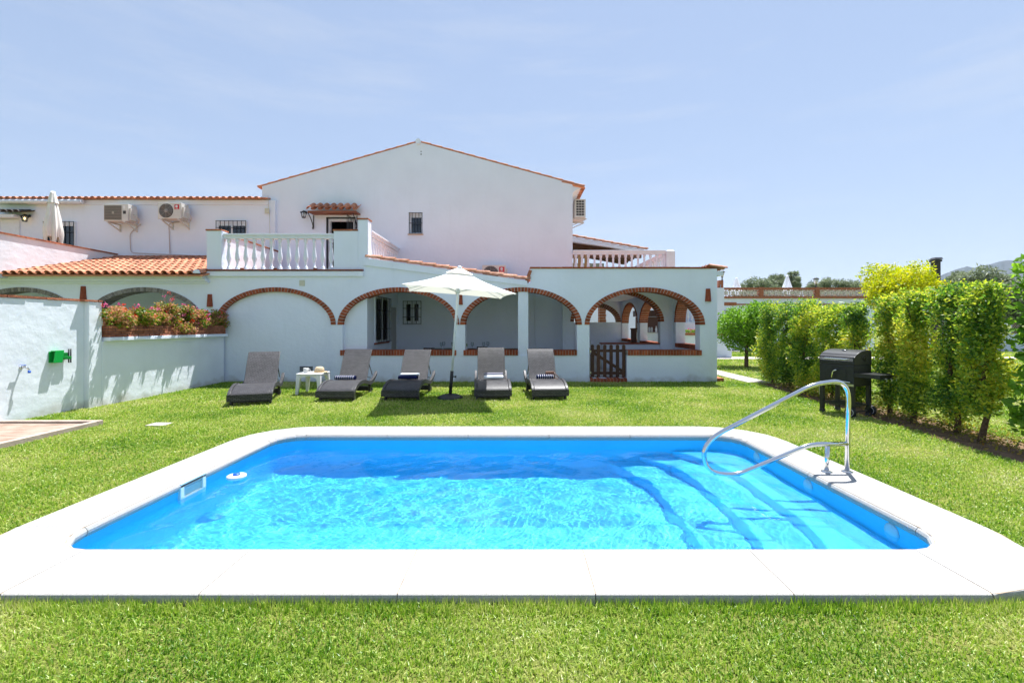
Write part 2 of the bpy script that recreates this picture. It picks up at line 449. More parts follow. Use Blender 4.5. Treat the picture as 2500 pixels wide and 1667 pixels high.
def rrect(x0, x1, y0, y1, r, n=10):
    """Rounded rectangle, counter-clockwise from the near right corner."""
    out = []
    for cx, cy, a0 in ((x1-r, y0+r, -90), (x1-r, y1-r, 0), (x0+r, y1-r, 90), (x0+r, y0+r, 180)):
        for i in range(n+1):
            a = R(a0 + 90*i/n)
            out.append((cx + r*math.cos(a), cy + r*math.sin(a)))
    return out

mb = MB()
G = 9000.0
mb.prism([(-G,-60),(G,-60),(G,G),(-G,G)], [rrect(PX0-CW+.02, PX1+CW-.02, PYA-CW+.02, PYB+CW-.02, PR+CW-.02)], -.35, 0.0, 'z')
tag(mb.build('ground', TURF), kind='structure')

# grass blades over the lawn
HEDGE_X = lambda y: 6.0 + .1*(y - 6)
def lawn_mask(x, y):
    def in_rr(x, y, x0, x1, y0, y1, r):
        cx = np.clip(x, x0+r, x1-r); cy = np.clip(y, y0+r, y1-r)
        return (x-cx)**2 + (y-cy)**2 < r*r
    ok = ~in_rr(x, y, PX0-CW, PX1+CW, PYA-CW, PYB+CW, PR+CW)
    ok &= ~((y > Y0-.02) & (x < 5.3) & (y < 25))
    ok &= ~((x < -7.62) & (y > 8.05)) & (x > -7.76)
    ok &= ~((x > -9) & (x < -6.22) & (y > 4.2) & (y < 6.84) & (x < -6.22))
    ok &= ~((x > 5.93) & (x < 6.62) & (y > 11.6) & (y < 19))
    ok &= ~((x > -5.55) & (x < -5.25) & (y > 6.62) & (y < 6.86))
    d = x - (6.0 + .1*(y-6))
    ok &= ~((np.abs(d) < .42) & (y < 11.5))
    ok &= ~((y > 19.5) & (y < 21)) & (y < 24.8)
    return ok

def grass(seed, x0, x1, y0, y1, dens, h, w, wedge=1.32, margin=.6):
    rng = np.random.default_rng(seed)
    n = int((x1-x0)*(y1-y0)*dens)
    x = rng.uniform(x0, x1, n); y = rng.uniform(y0, y1, n)
    keep = (np.abs(x) < y*wedge + margin) & lawn_mask(x, y)
    # worn patches
    pn = np.sin(x*1.7+.6*y)*np.sin(y*2.1-.5*x+1.3) + .5*np.sin(x*4.1+2)*np.sin(y*3.7)
    keep &= rng.uniform(0, 1, n) < .88 + .2*np.clip(-pn+.3, -1, 0) 
    x, y, pn = x[keep], y[keep], pn[keep]; n = len(x)
    a = rng.uniform(0, 2*np.pi, n)
    hh = h*rng.uniform(.45, 1.25, n)*(1-.18*np.clip(pn, -1, 1)); ww = w*rng.uniform(.6, 1.3, n)
    lean = rng.uniform(.15, 1.15, n); la = rng.uniform(0, 2*np.pi, n)
    sx, sy = np.cos(a)*ww/2, np.sin(a)*ww/2
    dx, dy = np.cos(la)*np.sin(lean), np.sin(la)*np.sin(lean)
    dz = np.cos(lean)
    z = np.zeros(n)
    P = np.empty((n, 5, 3))
    P[:,0] = np.stack([x-sx, y-sy, z], -1); P[:,1] = np.stack([x+sx, y+sy, z], -1)
    mx, my, mz = x+dx*hh*.35, y+dy*hh*.35, hh*(.55*dz+.1)
    P[:,2] = np.stack([mx-sx*.9, my-sy*.9, mz], -1); P[:,3] = np.stack([mx+sx*.9, my+sy*.9, mz], -1)
    P[:,4] = np.stack([x+dx*hh*1.05, y+dy*hh*1.05, hh*(dz*.95+.05)], -1)
    b = np.arange(n)[:,None]*5
    T = np.stack([b+[0,1,3], b+[0,3,2], b+[2,3,4]], 1)
    return P.reshape(-1,3), T.reshape(-1,3)

Vs, Ts, off = [], [], 0
for args in ((1, -4.2, 4.2, .9, 2.5, 14000, .034, .0056), (2, -9, 7, 2.5, 5.0, 7000, .033, .0075), (3, -9, 8, 5.0, 8.0, 4200, .034, .010),
             (4, -8, 9, 8.0, 12.0, 2600, .036, .013), (5, 5, 30, 12.0, 24.8, 420, .045, .03), (6, 5, 30, 6.0, 12.0, 900, .04, .02)):
    V, T = grass(*args)
    Vs.append(V); Ts.append(T + off); off += len(V)
tag(np_mesh('lawn_grass', np.concatenate(Vs), np.concatenate(Ts), GRASSM), 'mown green lawn around the pool and up to the house', 'grass', kind='stuff')

# taller tufts along the near coping edge
rng = np.random.default_rng(77)
V, T = [], []
for i in range(2300):
    x = rng.uniform(-3.3, 3.2); y = PYA-CW-rng.uniform(.004, .09)
    tall = .5+.5*math.sin(x*3.1+1)*math.sin(x*7.3) + (rng.uniform() < .04)*.8
    for k in range(rng.integers(2, 5)):
        a = rng.uniform(0, 6.28); h = rng.uniform(.036, .064+.014*tall); wdt = .0028; ln = rng.uniform(.005, .03)
        bx, by = x+rng.normal(0,.008), y+rng.normal(0,.006)
        b = len(V)
        V += [(bx-wdt*math.cos(a), by-wdt*math.sin(a), 0), (bx+wdt*math.cos(a), by+wdt*math.sin(a), 0), (bx+ln*math.cos(a*3), by+ln*math.sin(a*3), h)]
        T.append((b, b+1, b+2))
tag(np_mesh('grass_tufts', V, T, GRASSM), 'longer grass blades poking up along the near coping edge', 'grass', kind='stuff')

# soil strip under the hedge, path, distant paving
mb = MB(); pts = []
mb.add([(HEDGE_X(y)-.48+.05*math.sin(y*3), y, .004) for y in np.linspace(4, 11.7, 30)] + [(HEDGE_X(y)+.55, y, .004) for y in np.linspace(4, 11.7, 30)],
       [(i, 30+i, 31+i, i+1) for i in range(29)])
tag(mb.build('soil_strip', SOIL), kind='structure')
mb = MB(); random.seed(5)
for i in range(9):
    y = 11.62 + i*.82
    mb.box(5.95+random.uniform(0,.04), 6.6-random.uniform(0,.04), y, y+.79, -.02, .022)
tag(mb.build('garden_path', STONE, bevel=.01), kind='structure')
mb = MB(); mb.box(8, 24, 19.6, 20.9, -.02, .02); mb.box(5.45, 12.5, 24.9, 26.5, -.02, .03)
tag(mb.build('paved_path', STONE), kind='structure')

# ---------------------------------------------------------------- pool
POOL = empty('swimming_pool', ((PX0+PX1)/2, (PYA+PYB)/2, 0), 'rectangular blue swimming pool with rounded corners and pale stone coping set in the lawn', 'swimming pool')
# coping: slabs swept round the inner edge
def pool_path(s_list):
    """Points and outward normals along the inner edge, parametrised by length."""
    segs = []
    x0, x1, y0, y1, r = PX0, PX1, PYA, PYB, PR
    lx, ly, q = x1-x0-2*r, y1-y0-2*r, math.pi/2*r
    segs = [('l', (x0+r, y0), (1,0), lx), ('a', (x1-r, y0+r), -90, q), ('l', (x1, y0+r), (0,1), ly), ('a', (x1-r, y1-r), 0, q),
            ('l', (x1-r, y1), (-1,0), lx), ('a', (x0+r, y1-r), 90, q), ('l', (x0, y1-r), (0,-1), ly), ('a', (x0+r, y0+r), 180, q)]
    out = []
    for s in s_list:
        for sg in segs:
            if s <= sg[3] + 1e-9: break
            s -= sg[3]
        if sg[0] == 'l':
            d = sg[2]; out.append(((sg[1][0]+d[0]*s, sg[1][1]+d[1]*s), (d[1], -d[0])))
        else:
            a = R(sg[2] + 90*s/sg[3]); n = (math.cos(a), math.sin(a))
            out.append(((sg[1][0]+r*n[0], sg[1][1]+r*n[1]), n))
    return out
lx, ly, q = PX1-PX0-2*PR, PYB-PYA-2*PR, math.pi/2*PR
cuts = [0]
for L_, k in ((lx, 5), (q, 1), (ly, 2), (q, 1), (lx, 5), (q, 1), (ly, 2), (q, 1)):
    for i in range(k): cuts.append(cuts[-1] + L_/k)
prof = [(-.012,-.005),(-.022,.012),(-.022,.030),(-.012,.047),(.006,.057),(.03,CZ),(CW-.02,CZ),(CW-.004,CZ-.006),(CW,CZ-.02),(CW,-.02),(0.0,-.02)]
mb = MB()
for a, b in zip(cuts[:-1], cuts[1:]):
    g = .0028
    nn = max(2, int((b-a)/.12)) if (b-a) < q*1.05 and abs((b-a)-q) < 1e-6 else 3
    ss = np.linspace(a+g, b-g, nn+1)
    pp = pool_path(ss); k = len(prof)
    vs = [(p[0]+n[0]*o, p[1]+n[1]*o, z) for p, n in pp for o, z in prof]
    fs = [(i*k+j, i*k+(j+1) % k, (i+1)*k+(j+1) % k, (i+1)*k+j) for i in range(len(pp)-1) for j in range(k)]
    mb.add(vs, fs, False)
    mb.add(vs[:k], [tuple(range(k))]); mb.add(vs[-k:], [tuple(range(k))[::-1]])
mb.build('coping', COPE, POOL)
mb = MB()
pp = pool_path(list(np.linspace(0, cuts[-1]-1e-6, 161)))
vs = [v for p, n in pp for v in ((p[0]+n[0]*.0, p[1]+n[1]*.0, CZ-.003), (p[0]+n[0]*(CW-.01), p[1]+n[1]*(CW-.01), CZ-.003))]
mb.add(vs, [(2*i, 2*i+1, 2*i+3, 2*i+2) for i in range(160)])
mb.build('grout', GROUT, POOL)
# shell
FLOOR_Z = -1.02
mb = MB()
pp = pool_path(list(np.linspace(0, cuts[-1]-1e-6, 161)))
lev = [.0, -.05, -.09, FLOOR_Z+.12, FLOOR_Z+.04, FLOOR_Z]
ofs = [.0, .0, .004, .0, -.03, -.12]
k = len(lev)
vs = [(p[0]+n[0]*o, p[1]+n[1]*o, z) for p, n in pp for z, o in zip(lev, ofs)]
mb.add(vs, [(i*k+j, (i+1)*k+j, (i+1)*k+j+1, i*k+j+1) for i in range(160) for j in range(k-1)], True)
mb.add([vs[i*k+k-1] for i in range(160)], [tuple(range(160))])
shell = mb.build('liner', LINER, POOL)
shell.is_holdout = False
shell.cycles.is_caustics_receiver = True
# curved entry steps at the right-hand end
for i, (xe, zt) in enumerate(((2.44, -.30), (2.02, -.52), (1.58, -.76))):
    mb = MB()
    ys = np.linspace(PYA+.03, PYB-.03, 25); yc = (PYA+PYB)/2
    edge = [(xe - .42*abs((y-yc)/1.48)**3.5, y) for y in ys]
    loop = edge + [(PX1-.005, PYB-.04), (PX1-.005, PYA+.04)]
    mb.prism(loop, [], FLOOR_Z-.01, zt, 'z')
    st = mb.build('step', LINER, POOL, bevel=.02)
    st.cycles.is_caustics_receiver = True
# skimmer on the left wall
ys, zs = 4.28, -.035
mb = MB()
mb.prism([(ys-.17,zs-.10),(ys+.17,zs-.10),(ys+.17,zs+.085),(ys-.17,zs+.085)], [[(ys-.12,zs-.06),(ys+.12,zs-.06),(ys+.12,zs+.045),(ys-.12,zs+.045)]], PX0-.01, PX0+.022, 'x')
sk = mb.build('skimmer', mat('skimmer_plastic', (.60,.70,.68), .4), POOL, bevel=.006)
mb = MB(); mb.box(PX0-.009, PX0+.004, ys-.12, ys+.12, zs-.06, zs+.045); mb.build('flap', mat('skimmer_flap', (.42,.58,.58), .3), sk)
for Y in (5.39, 4.44, 3.45):
    mb = MB(); mb.lathe([(.068,0),(.066,-.010),(.05,-.018),(.02,-.022),(0.0,-.022)], (PX1+.004, Y, -.085), 20, 'x')
    mb.build('inlet', mat('inlet_plastic', (.30,.60,.75), .4), POOL)

# water: a rippled refracting sheet
nx, ny = 900, 460
X, Yg = np.meshgrid(np.linspace(PX0-.0, PX1+.0, nx), np.linspace(PYA-.0, PYB+.0, ny))
rng = np.random.default_rng(4)
Z = np.zeros_like(X)
for k in range(130):
    a = rng.uniform(0, 6.28)
    if k < 80: lam = .16*(6**rng.uniform(0, 1)); A = .00135*lam
    else: lam = .035*(3**rng.uniform(0, 1)); A = .0006*lam
    ph = rng.uniform(0, 6.28)
    wx = X + .05*np.sin(Yg*3+k); wy = Yg + .05*np.sin(X*2.3+2*k)
    Z += A*np.sin((wx*math.cos(a)+wy*math.sin(a))*6.283/lam+ph)*(.75+.5*np.sin(X*.9+k)*np.sin(Yg*1.1+2*k))
Z += WZ
idx = np.arange(nx*ny).reshape(ny, nx)
q1 = np.stack([idx[:-1,:-1], idx[:-1,1:], idx[1:,1:]], -1).reshape(-1,3)
q2 = np.stack([idx[:-1,:-1], idx[1:,1:], idx[1:,:-1]], -1).reshape(-1,3)
m = bpy.data.materials.new('pool_water'); m.use_nodes = True
n_ = m.node_tree; n_.nodes.clear()
o_ = n_.nodes.new('ShaderNodeOutputMaterial'); g_ = n_.nodes.new('ShaderNodeBsdfGlass')
g_.inputs['IOR'].default_value = 1.33; g_.inputs['Roughness'].default_value = 0.0
t_ = n_.nodes.new('ShaderNodeBsdfTransparent'); x_ = n_.nodes.new('ShaderNodeMixShader'); x_.inputs[0].default_value = 0.30
n_.links.new(g_.outputs[0], x_.inputs[1]); n_.links.new(t_.outputs[0], x_.inputs[2]); n_.links.new(x_.outputs[0], o_.inputs[0])
water = np_mesh('water', np.stack([X, Yg, Z], -1).reshape(-1,3), np.concatenate([q1, q2]), m, smooth=True)
water.cycles.is_caustics_caster = True
tag(water, kind='structure')

# floating dispenser
FD = empty('chlorine_float', (-2.90, 4.66, WZ), 'small round white and blue chlorine float drifting near the skimmer', 'pool float')
mb = MB(); mb.lathe([(.03,.0),(.075,-.01),(.092,.008),(.088,.028),(.06,.036),(.035,.03)], (-2.90,4.66,WZ+.005), 24); mb.build('ring', PLASTIC, FD)
mb = MB(); mb.lathe([(.0,.04),(.03,.04),(.036,.03),(.036,-.05),(.0,-.06)], (-2.90,4.66,WZ+.012), 18); mb.build('cap', BLUEP, FD)

# handrail
HR = empty('pool_handrail', (3.13, 4.42, CZ), 'polished steel handrail curving out over the pool steps', 'handrail')
def bez(pts, r=.12, n=7):
    """Polyline with rounded corners."""
    pts = [Vector(p) for p in pts]; out = [pts[0]]
    for i in range(1, len(pts)-1):
        p, a, b = pts[i], pts[i-1], pts[i+1]
        rr = r[i-1] if isinstance(r, (list, tuple)) else r
        d1 = min(rr, (a-p).length*.49); d2 = min(rr, (b-p).length*.49)
        s, e = p+(a-p).normalized()*d1, p+(b-p).normalized()*d2
        for k in range(n+1):
            t = k/n
            out.append(s*(1-t)**2 + p*2*t*(1-t) + e*t*t)
    out.append(pts[-1]); return out
YH = 4.42
hp = lambda px, py: at(px, py, YH)
mb = MB()
mb.tube(bez([Vector((hp(2068,0).x, YH, CZ)), hp(2073,926), hp(1985,938), hp(1716,1078), hp(1722,1150), hp(1792,1162), hp(1978,1084), hp(2072,1083)], [.22,.12,.24,.14,.14,.10], 9), .0215, 16)
mb.build('rail', STEEL, HR)
mb = MB(); mb.tube([Vector((hp(2018,0).x, YH, CZ)), hp(2020,1088)], .0215, 16); mb.build('post', STEEL, HR)
for px in (2018, 2068):
    mb = MB(); mb.lathe([(.05,CZ+.001),(.05,CZ+.006),(.03,CZ+.012),(.022,CZ+.014)], (hp(px,0).x, YH, 0), 20); mb.build('flange', STEEL, HR)

# ---------------------------------------------------------------- house
HOUSE = empty('house', (-3, 13, 0), 'white Andalusian house with brick arched arcade, roof terraces and a broad gable', 'house')
T_IN, SPR, RISE = .13, 1.5, .87

def arch_hole(c, hw, zb, spr=SPR, rise=RISE, t=T_IN, tc=.115, n=36, left=None):
    pts = [(c-hw, zb)] if left is None else list(left)
    pts += [(c+hw, zb), (c+hw, spr)]
    for i in range(n+1):
        a = math.pi*i/n
        pts.append((c+(hw+t)*math.cos(a), spr+(rise+tc)*math.sin(a)))
    pts.append((c-hw, spr))
    return pts

def brick_arch(c, hw, w0, w1, plane='y', spr=SPR, rise=RISE, t=T_IN, tc=.115, n=46, mats=None, parent=None, a0=0.0, a1=math.pi):
    """Ring of voussoirs with mortar between them."""
    mb = MB()
    ts = np.linspace(a0, a1, 721)
    xs, zs = (hw+t/2)*np.cos(ts), (rise+tc/2)*np.sin(ts)
    s = np.concatenate([[0], np.cumsum(np.hypot(np.diff(xs), np.diff(zs)))])
    E = np.interp(np.linspace(0, s[-1], n+1), s, ts)
    gap = .19
    I = lambda a, k: (c+(hw+k*t)*math.cos(a), spr+(rise+k*tc)*math.sin(a))
    random.seed(int(abs(c)*100))
    for a, b in zip(E[:-1], E[1:]):
        d = (b-a)*gap/2; p = random.uniform(-.004, .004)
        mb.prism([I(a+d,0), I(b-d,0), I(b-d,.985), I(a+d,.985)], [], w0+p, w1, plane)
    mb.mi = 1
    e = .012 if w1 > w0 else -.012
    for a, b in zip(E[:-1], E[1:]):
        mb.prism([I(a,.03), I(b,.03), I(b,1), I(a,1)], [], w0+e, w1-e*.5, plane)
    return mb.build('brick_arch', mats or [BRICK, MORTAR], parent or HOUSE, recalc=False)

def brick_row(name, u0, u1, w0, w1, z0, z1, bw=.075, plane='y', mats=None, parent=None, along=True):
    """A course of bricks along u, seen end on."""
    mb = MB(); n = max(1, round((u1-u0)/bw)); st = (u1-u0)/n
    random.seed(int(abs(u0*77)))
    for i in range(n):
        a, b = u0+i*st+.004, u0+(i+1)*st-.004
        p = random.uniform(-.004, .004)
        if plane == 'y': mb.box(a, b, w0+p, w1, z0, z1+p*.4)
        else: mb.box(w0+p, w1, a, b, z0, z1+p*.4)
    mb.mi = 1
    if plane == 'y': mb.box(u0+.002, u1-.002, w0+.009, w1-.009, z0+.001, z1-.008)
    else: mb.box(w0+.009, w1-.009, u0+.002, u1-.002, z0+.001, z1-.008)
    return mb.build(name, mats or [BRICK, MORTAR], parent or HOUSE, recalc=False)

TH = .32
CA, CB, CC, CD, CE, CF, CG = -6.345, -3.105, .107, 3.353, -9.79, -13.0, -16.2
HW = 1.47
XR = 5.25
zv0, zv1 = fz(636), fz(690)                     # verge of the lean-to, left and right
outer = [(-18,-.3),(XR,-.3),(XR,2.97),(.36,2.97),(.36,zv1-.02),(-4.02,zv0-.04),(-4.02,2.90),(-8.17,2.90),(-8.17,2.70),(-18,2.70)]
holes = [arch_hole(CB, HW, .70), arch_hole(CC, HW, .70), arch_hole(CE, HW, .70), arch_hole(CF, HW, .70), arch_hole(CG, HW, .70),
         arch_hole(CA, HW, -.1),
         arch_hole(CD, HW-.02, .70, left=[(1.905,.10),(2.885,.10),(2.885,.70)])]
mb = MB(); mb.prism(outer, holes, Y0, Y0+TH, 'y'); mb.build('arcade_wall', PLASTER, HOUSE)
mb = MB(); mb.box(CA-HW-.13, CA+HW+.13, Y0+.075, Y0+.2, -.1, 2.5); mb.build('infill_panel', PLASTER, HOUSE)
for c in (CB, CC, CD): brick_arch(c, HW if c != CD else HW-.02, Y0-.02, Y0+TH+.01)
brick_arch(CA, HW, Y0-.02, Y0+.07)
for c in (CE, CF, CG): brick_arch(c, HW, Y0-.02, Y0+TH+.01, mats=[GREYBRICK, MORTAR])
# patch of old mortar on the blind arch
brick_row('brick_sill', CB-HW-.06, CB+HW+.05, Y0-.03, Y0-.001, .70, .838)
brick_row('brick_sill', CB-HW+.003, CB+HW-.003, Y0-.001, Y0+TH+.03, .705, .838)
brick_row('brick_sill', CC-HW-.04, .028, Y0-.03, Y0+TH+.03, .705, .838)
brick_row('brick_sill', .305, CC+HW, Y0-.03, Y0+TH+.03, .705, .838)
brick_row('brick_sill', 2.90, CD+HW+.02, Y0-.03, Y0+TH+.03, .705, .838)
brick_row('brick_step', 1.91, 2.88, Y0-.06, Y0+TH, -.02, .10, .085)
mb = MB(); mb.box(.03, .30, Y0+.03, Y0+.29, .0, 2.40); mb.build('pillar', PLASTER, HOUSE, bevel=.008)

gr_ = fx(1398, Y1)
# interior of the front porch
mb = MB()
mb.box(-18, -8.0, 14.90, 15.2, -.1, 5.62)                     # wing back wall (windows are set on it)
mb.build('wing_wall', PLASTER, HOUSE)
mb = MB(); mb.box(-8.0, -7.72, Y0+TH, 14.9, -.1, 2.62); mb.build('porch_wall', PLASTER, HOUSE)
mb = MB(); mb.box(-4.75, -3.97, Y0+.12, Y0+.34, -.1, 2.60); mb.box(-4.15, -3.97, Y0+.34, Y1, -.1, 2.60); mb.build('porch_wall', PLASTER, HOUSE)
mb = MB(); mb.box(-17.9, 5.0, Y0+TH, 14.9, 2.60, 2.66); mb.build('ceiling', PLASTER, HOUSE)
mb = MB(); mb.box(gr_, 4.94, 14.56, 21.24, 2.60, 2.655); mb.build('ceiling', PLASTER, HOUSE)
mb = MB(); mb.box(-17.9, 5.2, Y0+TH, 21.6, -.05, .10); mb.build('porch_floor', GREYFLOOR, HOUSE)
# gable wall
gl, gr, gp = fx(640,Y1), fx(1398,Y1), fx(1022,Y1)
zl, zr, zp = fz(455,Y1), fz(449,Y1), fz(347,Y1)
dx0, dx1, dz0, dz1 = fx(797,Y1), fx(868,Y1), 2.93, fz(531,Y1)
wx0, wx1, wz0, wz1 = fx(998,Y1), fx(1031.5,Y1), fz(571,Y1), fz(519,Y1)
outer = [(gl,-.1),(gr,-.1),(gr,zr),(gp,zp),(gl,zl)]
mb = MB(); mb.prism(outer, [[(dx0,dz0),(dx1,dz0),(dx1,dz1),(dx0,dz1)], [(wx0,wz0),(wx1,wz0),(wx1,wz1),(wx0,wz1)]], Y1, Y1+.3, 'y')
mb.build('gable_wall', PLASTER, HOUSE)
mb = MB(); mb.box(gr-.3, gr, Y1+.3, 24, -.1, zr-.05); mb.box(gl, gl+.3, Y1+.3, 24, -.1, zl-.05); mb.box(gl, gr, 24, 24.3, -.1, zl-.05); mb.build('side_wall', PLASTER, HOUSE)
# main roof: two slabs, verge tiles, ridge cap
def slab(mb, a, b, y0, y1, th):
    (x0, z0), (x1, z1) = a, b
    mb.hexa([(x0,y0,z0),(x1,y0,z1),(x1,y1,z1),(x0,y1,z0)], [(x0,y0,z0+th),(x1,y0,z1+th),(x1,y1,z1+th),(x0,y1,z0+th)])
sl, sr = (zp-zl)/(gp-gl), (zp-zr)/(gr-gp)
mb = MB()
slab(mb, (gl-.15, zl-.15*sl+.003), (gp, zp+.003), Y1+.0, 24.4, .05)
slab(mb, (gp, zp+.003), (gr+.38, zr-.38*sr+.003), Y1+.0, 24.4, .05)
mb.build('roof', TILE, HOUSE)

def barrel(mb, p, d, u, n, L, r0, r1, th=.014, seg=7, inv=1, sq=1.0):
    """Half-round tile: p = middle of its upper end, d down the slope, u across, n up."""
    vs = []
    for (q, r) in ((p, r0), (p+d*L, r1)):
        for rr in (r, r-th):
            for i in range(seg+1):
                a = math.pi*i/seg
                vs.append(q + u*(rr*math.cos(a)) + n*(rr*math.sin(a)*inv*sq))
    k = seg+1
    fs = []
    for i in range(seg):
        fs += [(i, i+1, 2*k+i+1, 2*k+i), (k+i, 3*k+i, 3*k+i+1, k+i+1), (2*k+i, 2*k+i+1, 3*k+i+1, 3*k+i), (i, k+i, k+i+1, i+1)]
    fs += [(0, 2*k, 3*k, k), (seg, k+seg, 3*k+seg, 2*k+seg)]
    mb.add(vs, fs, False)

def tile_roof(name, O, u, d, cols, rows, pitch=.213, step=.36, L=.43, mats=None, parent=None, r=.082, keep=None, sq=.85):
    """Rows of cap and channel tiles; O = left end of the eave, u along it, d down the slope."""
    O, u, d = Vector(O), Vector(u).normalized(), Vector(d).normalized()
    n = u.cross(d).normalized()
    if n.z < 0: n = -n
    mb = MB(); random.seed(len(name)+cols)
    for c in range(cols):
        for k in range(rows):
            j = Vector((random.uniform(-.004,.004), random.uniform(-.006,.006), random.uniform(-.003,.003)))
            P = O + u*(pitch*(c+.5)) - d*(step*k)
            if keep and not keep(P): continue
            barrel(mb, P - d*L + j + n*.012, (d*L + n*.022).normalized(), u, n, L, r*.82, r, sq=sq)
            Q = O + u*(pitch*(c+1)) - d*(step*k)
            barrel(mb, Q - d*(L+.03) + n*(.035), (d*L + n*.012).normalized(), u, n, L, r*.9, r*.78, inv=-1, sq=.6)
    return mb.build(name, mats or TILE, parent or HOUSE, recalc=False)

def verge(name, A, B, mats, r=.075, L=.40, parent=None):
    """A line of half-round tiles from the top A down to B."""
    A, B = Vector(A), Vector(B); d = (B-A).normalized(); u = Vector((0,1,0)); n = u.cross(d).normalized()
    if n.z < 0: n = -n
    mb = MB(); D = (B-A).length; k = max(1, round(D/.37)); st = D/k
    for i in range(k):
        barrel(mb, A + d*(st*i-.05) + n*.006, (d*1.0 + n*.06).normalized(), u, n, st+.07, r*.85, r, seg=8)
    return mb.build(name, mats, parent or HOUSE, recalc=False)
verge('verge_tiles', (gp, Y1+.06, zp+.01), (gl-.15, Y1+.06, zl-.15*sl+.01), PALETILE, .052)
verge('verge_tiles', (gp, Y1+.06, zp+.01), (gr+.38, Y1+.06, zr-.38*sr+.01), PALETILE, .052)
mb = MB(); mb.lathe([(.085,-.1),(.085,.3)], (gp, Y1, zp-.01), 16, 'y'); mb.build('ridge_cap', PLASTER, HOUSE)
# eave soffit on the right-hand side
mb = MB(); mb.hexa([(gr,Y1+.05,zr-.28),(gr+.10,Y1+.05,zr-.2),(gr+.33,Y1+.05,zr-.09),(gr,Y1+.05,zr-.02)], [(gr,24,zr-.28),(gr+.10,24,zr-.2),(gr+.33,24,zr-.09),(gr,24,zr-.02)])
mb.build('eave_moulding', PLASTER, HOUSE)
tile_roof('eave_tiles', (gr+.42, 24, zr-.42*sr-.05), (0,-1,0), (1,0,-sr), 42, 2, sq=.8)
mb = MB(); mb.box(fx(1028,Y1)-.012, fx(1028,Y1)+.012, Y1-.003, Y1+.01, fz(379,Y1), fz(375,Y1)); mb.build('vent_slot', BLACKROOM, HOUSE)
mb = MB(); mb.box(fx(1028,Y1)-.012, fx(1028,Y1)+.012, Y1-.003, Y1+.01, fz(372,Y1), fz(369,Y1)); mb.build('vent_slot', BLACKROOM, HOUSE)

# windows and doors: local frame u across, v up, w out of the wall
def frame_T(origin, face):
    """face 'y': looks towards -y; 'x': looks towards +x."""
    if face == 'y': M = Matrix(((1,0,0),(0,0,-1),(0,1,0))).to_4x4()
    else: M = Matrix(((0,0,1),(1,0,0),(0,1,0))).to_4x4()
    return Matrix.Translation(Vector(origin)) @ M
def window(origin, face, w, h, bars=5, hbars=(.5,), sashes=2, depth=-.06, proud=.01, roll=0.0, sill=None, parent=None, fw=.05):
    """origin = lower left corner in the wall plane."""
    T = frame_T(origin, face)
    mb = MB(); mb.T = T
    mb.box(0, w, 0, fw, depth-.05, depth); mb.box(0, w, h-fw, h, depth-.05, depth)
    mb.box(0, fw, fw, h-fw, depth-.05, depth); mb.box(w-fw, w, fw, h-fw, depth-.05, depth)
    for i in range(1, sashes):
        mb.box(w*i/sashes-fw*.6, w*i/sashes+fw*.6, fw, h-fw, depth-.05, depth-.005)
    if roll: mb.box(fw, w-fw, h-roll, h-fw, depth-.045, depth-.008)
    wi = mb.build('window', WHITE, parent or HOUSE)
    mb = MB(); mb.T = T; mb.add([(fw*.5,fw*.5,depth-.03),(w-fw*.5,fw*.5,depth-.03),(w-fw*.5,h-fw*.5,depth-.03),(fw*.5,h-fw*.5,depth-.03)], [(0,1,2,3)])
    mb.build('pane', DARKGLASS, wi)
    mb = MB(); mb.T = T
    for i in range(bars):
        u = .012 + (w-.024)*i/(bars-1)
        mb.bar((u,0,proud), (u,h,proud), .014, .014, (0,0,1))
    for f in (0.012/h,)+tuple(hbars)+(1-.012/h,):
        mb.bar((0,h*f,proud+.007), (w,h*f,proud+.007), .016, .012, (0,0,1))
    mb.build('grille', BLACKIRON, wi)
    if sill:
        mb = MB(); mb.T = T; mb.box(-.03, w+.03, -.045, -.003, -.05, .05); mb.build('sill', sill, wi, bevel=.005)
    return wi
# gable window (in its opening)
window((wx0, Y1, wz0), 'y', wx1-wx0, wz1-wz0, 5, (.5,), 1, -.12, -.005, roll=.14, sill=mat('stone_sill', (.55,.42,.34), .8), fw=.06)
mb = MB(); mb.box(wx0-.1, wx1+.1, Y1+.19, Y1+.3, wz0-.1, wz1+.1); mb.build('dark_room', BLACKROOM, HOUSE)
# terrace door
T = frame_T((dx0, Y1, dz0), 'y'); dw, dh = dx1-dx0, dz1-dz0
mb = MB(); mb.T = T
mb.box(0,.025,0,dh,-.06,.02); mb.box(dw-.025,dw,0,dh,-.06,.02); mb.box(.025,dw-.025,dh-.025,dh,-.06,.02)
DOOR = mb.build('door', BLACKIRON, HOUSE)
mb = MB(); mb.T = T; mb.box(.03,.10,0,dh-.03,-.2,-.08); mb.box(dw-.12,dw-.05,0,dh-.03,-.2,-.08); mb.box(.10,dw-.12,dh-.11,dh-.03,-.2,-.08); mb.build('door_frame', WHITE, DOOR)
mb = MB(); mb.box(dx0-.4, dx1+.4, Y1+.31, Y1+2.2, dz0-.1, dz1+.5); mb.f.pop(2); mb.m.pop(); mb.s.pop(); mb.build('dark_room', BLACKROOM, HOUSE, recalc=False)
mb = MB(); mb.T = T
for i in range(5):
    u = dw-.06 - .0; w_ = .06+.13*i
    mb.bar((u, .02, w_), (u, dh-.05, w_), .016, .016, (0,0,1))
for v in (.03, dh*.5, dh-.06): mb.bar((dw-.06, v, .03), (dw-.06, v, .62), .016, .016)
mb.build('iron_gate', BLACKIRON, DOOR)
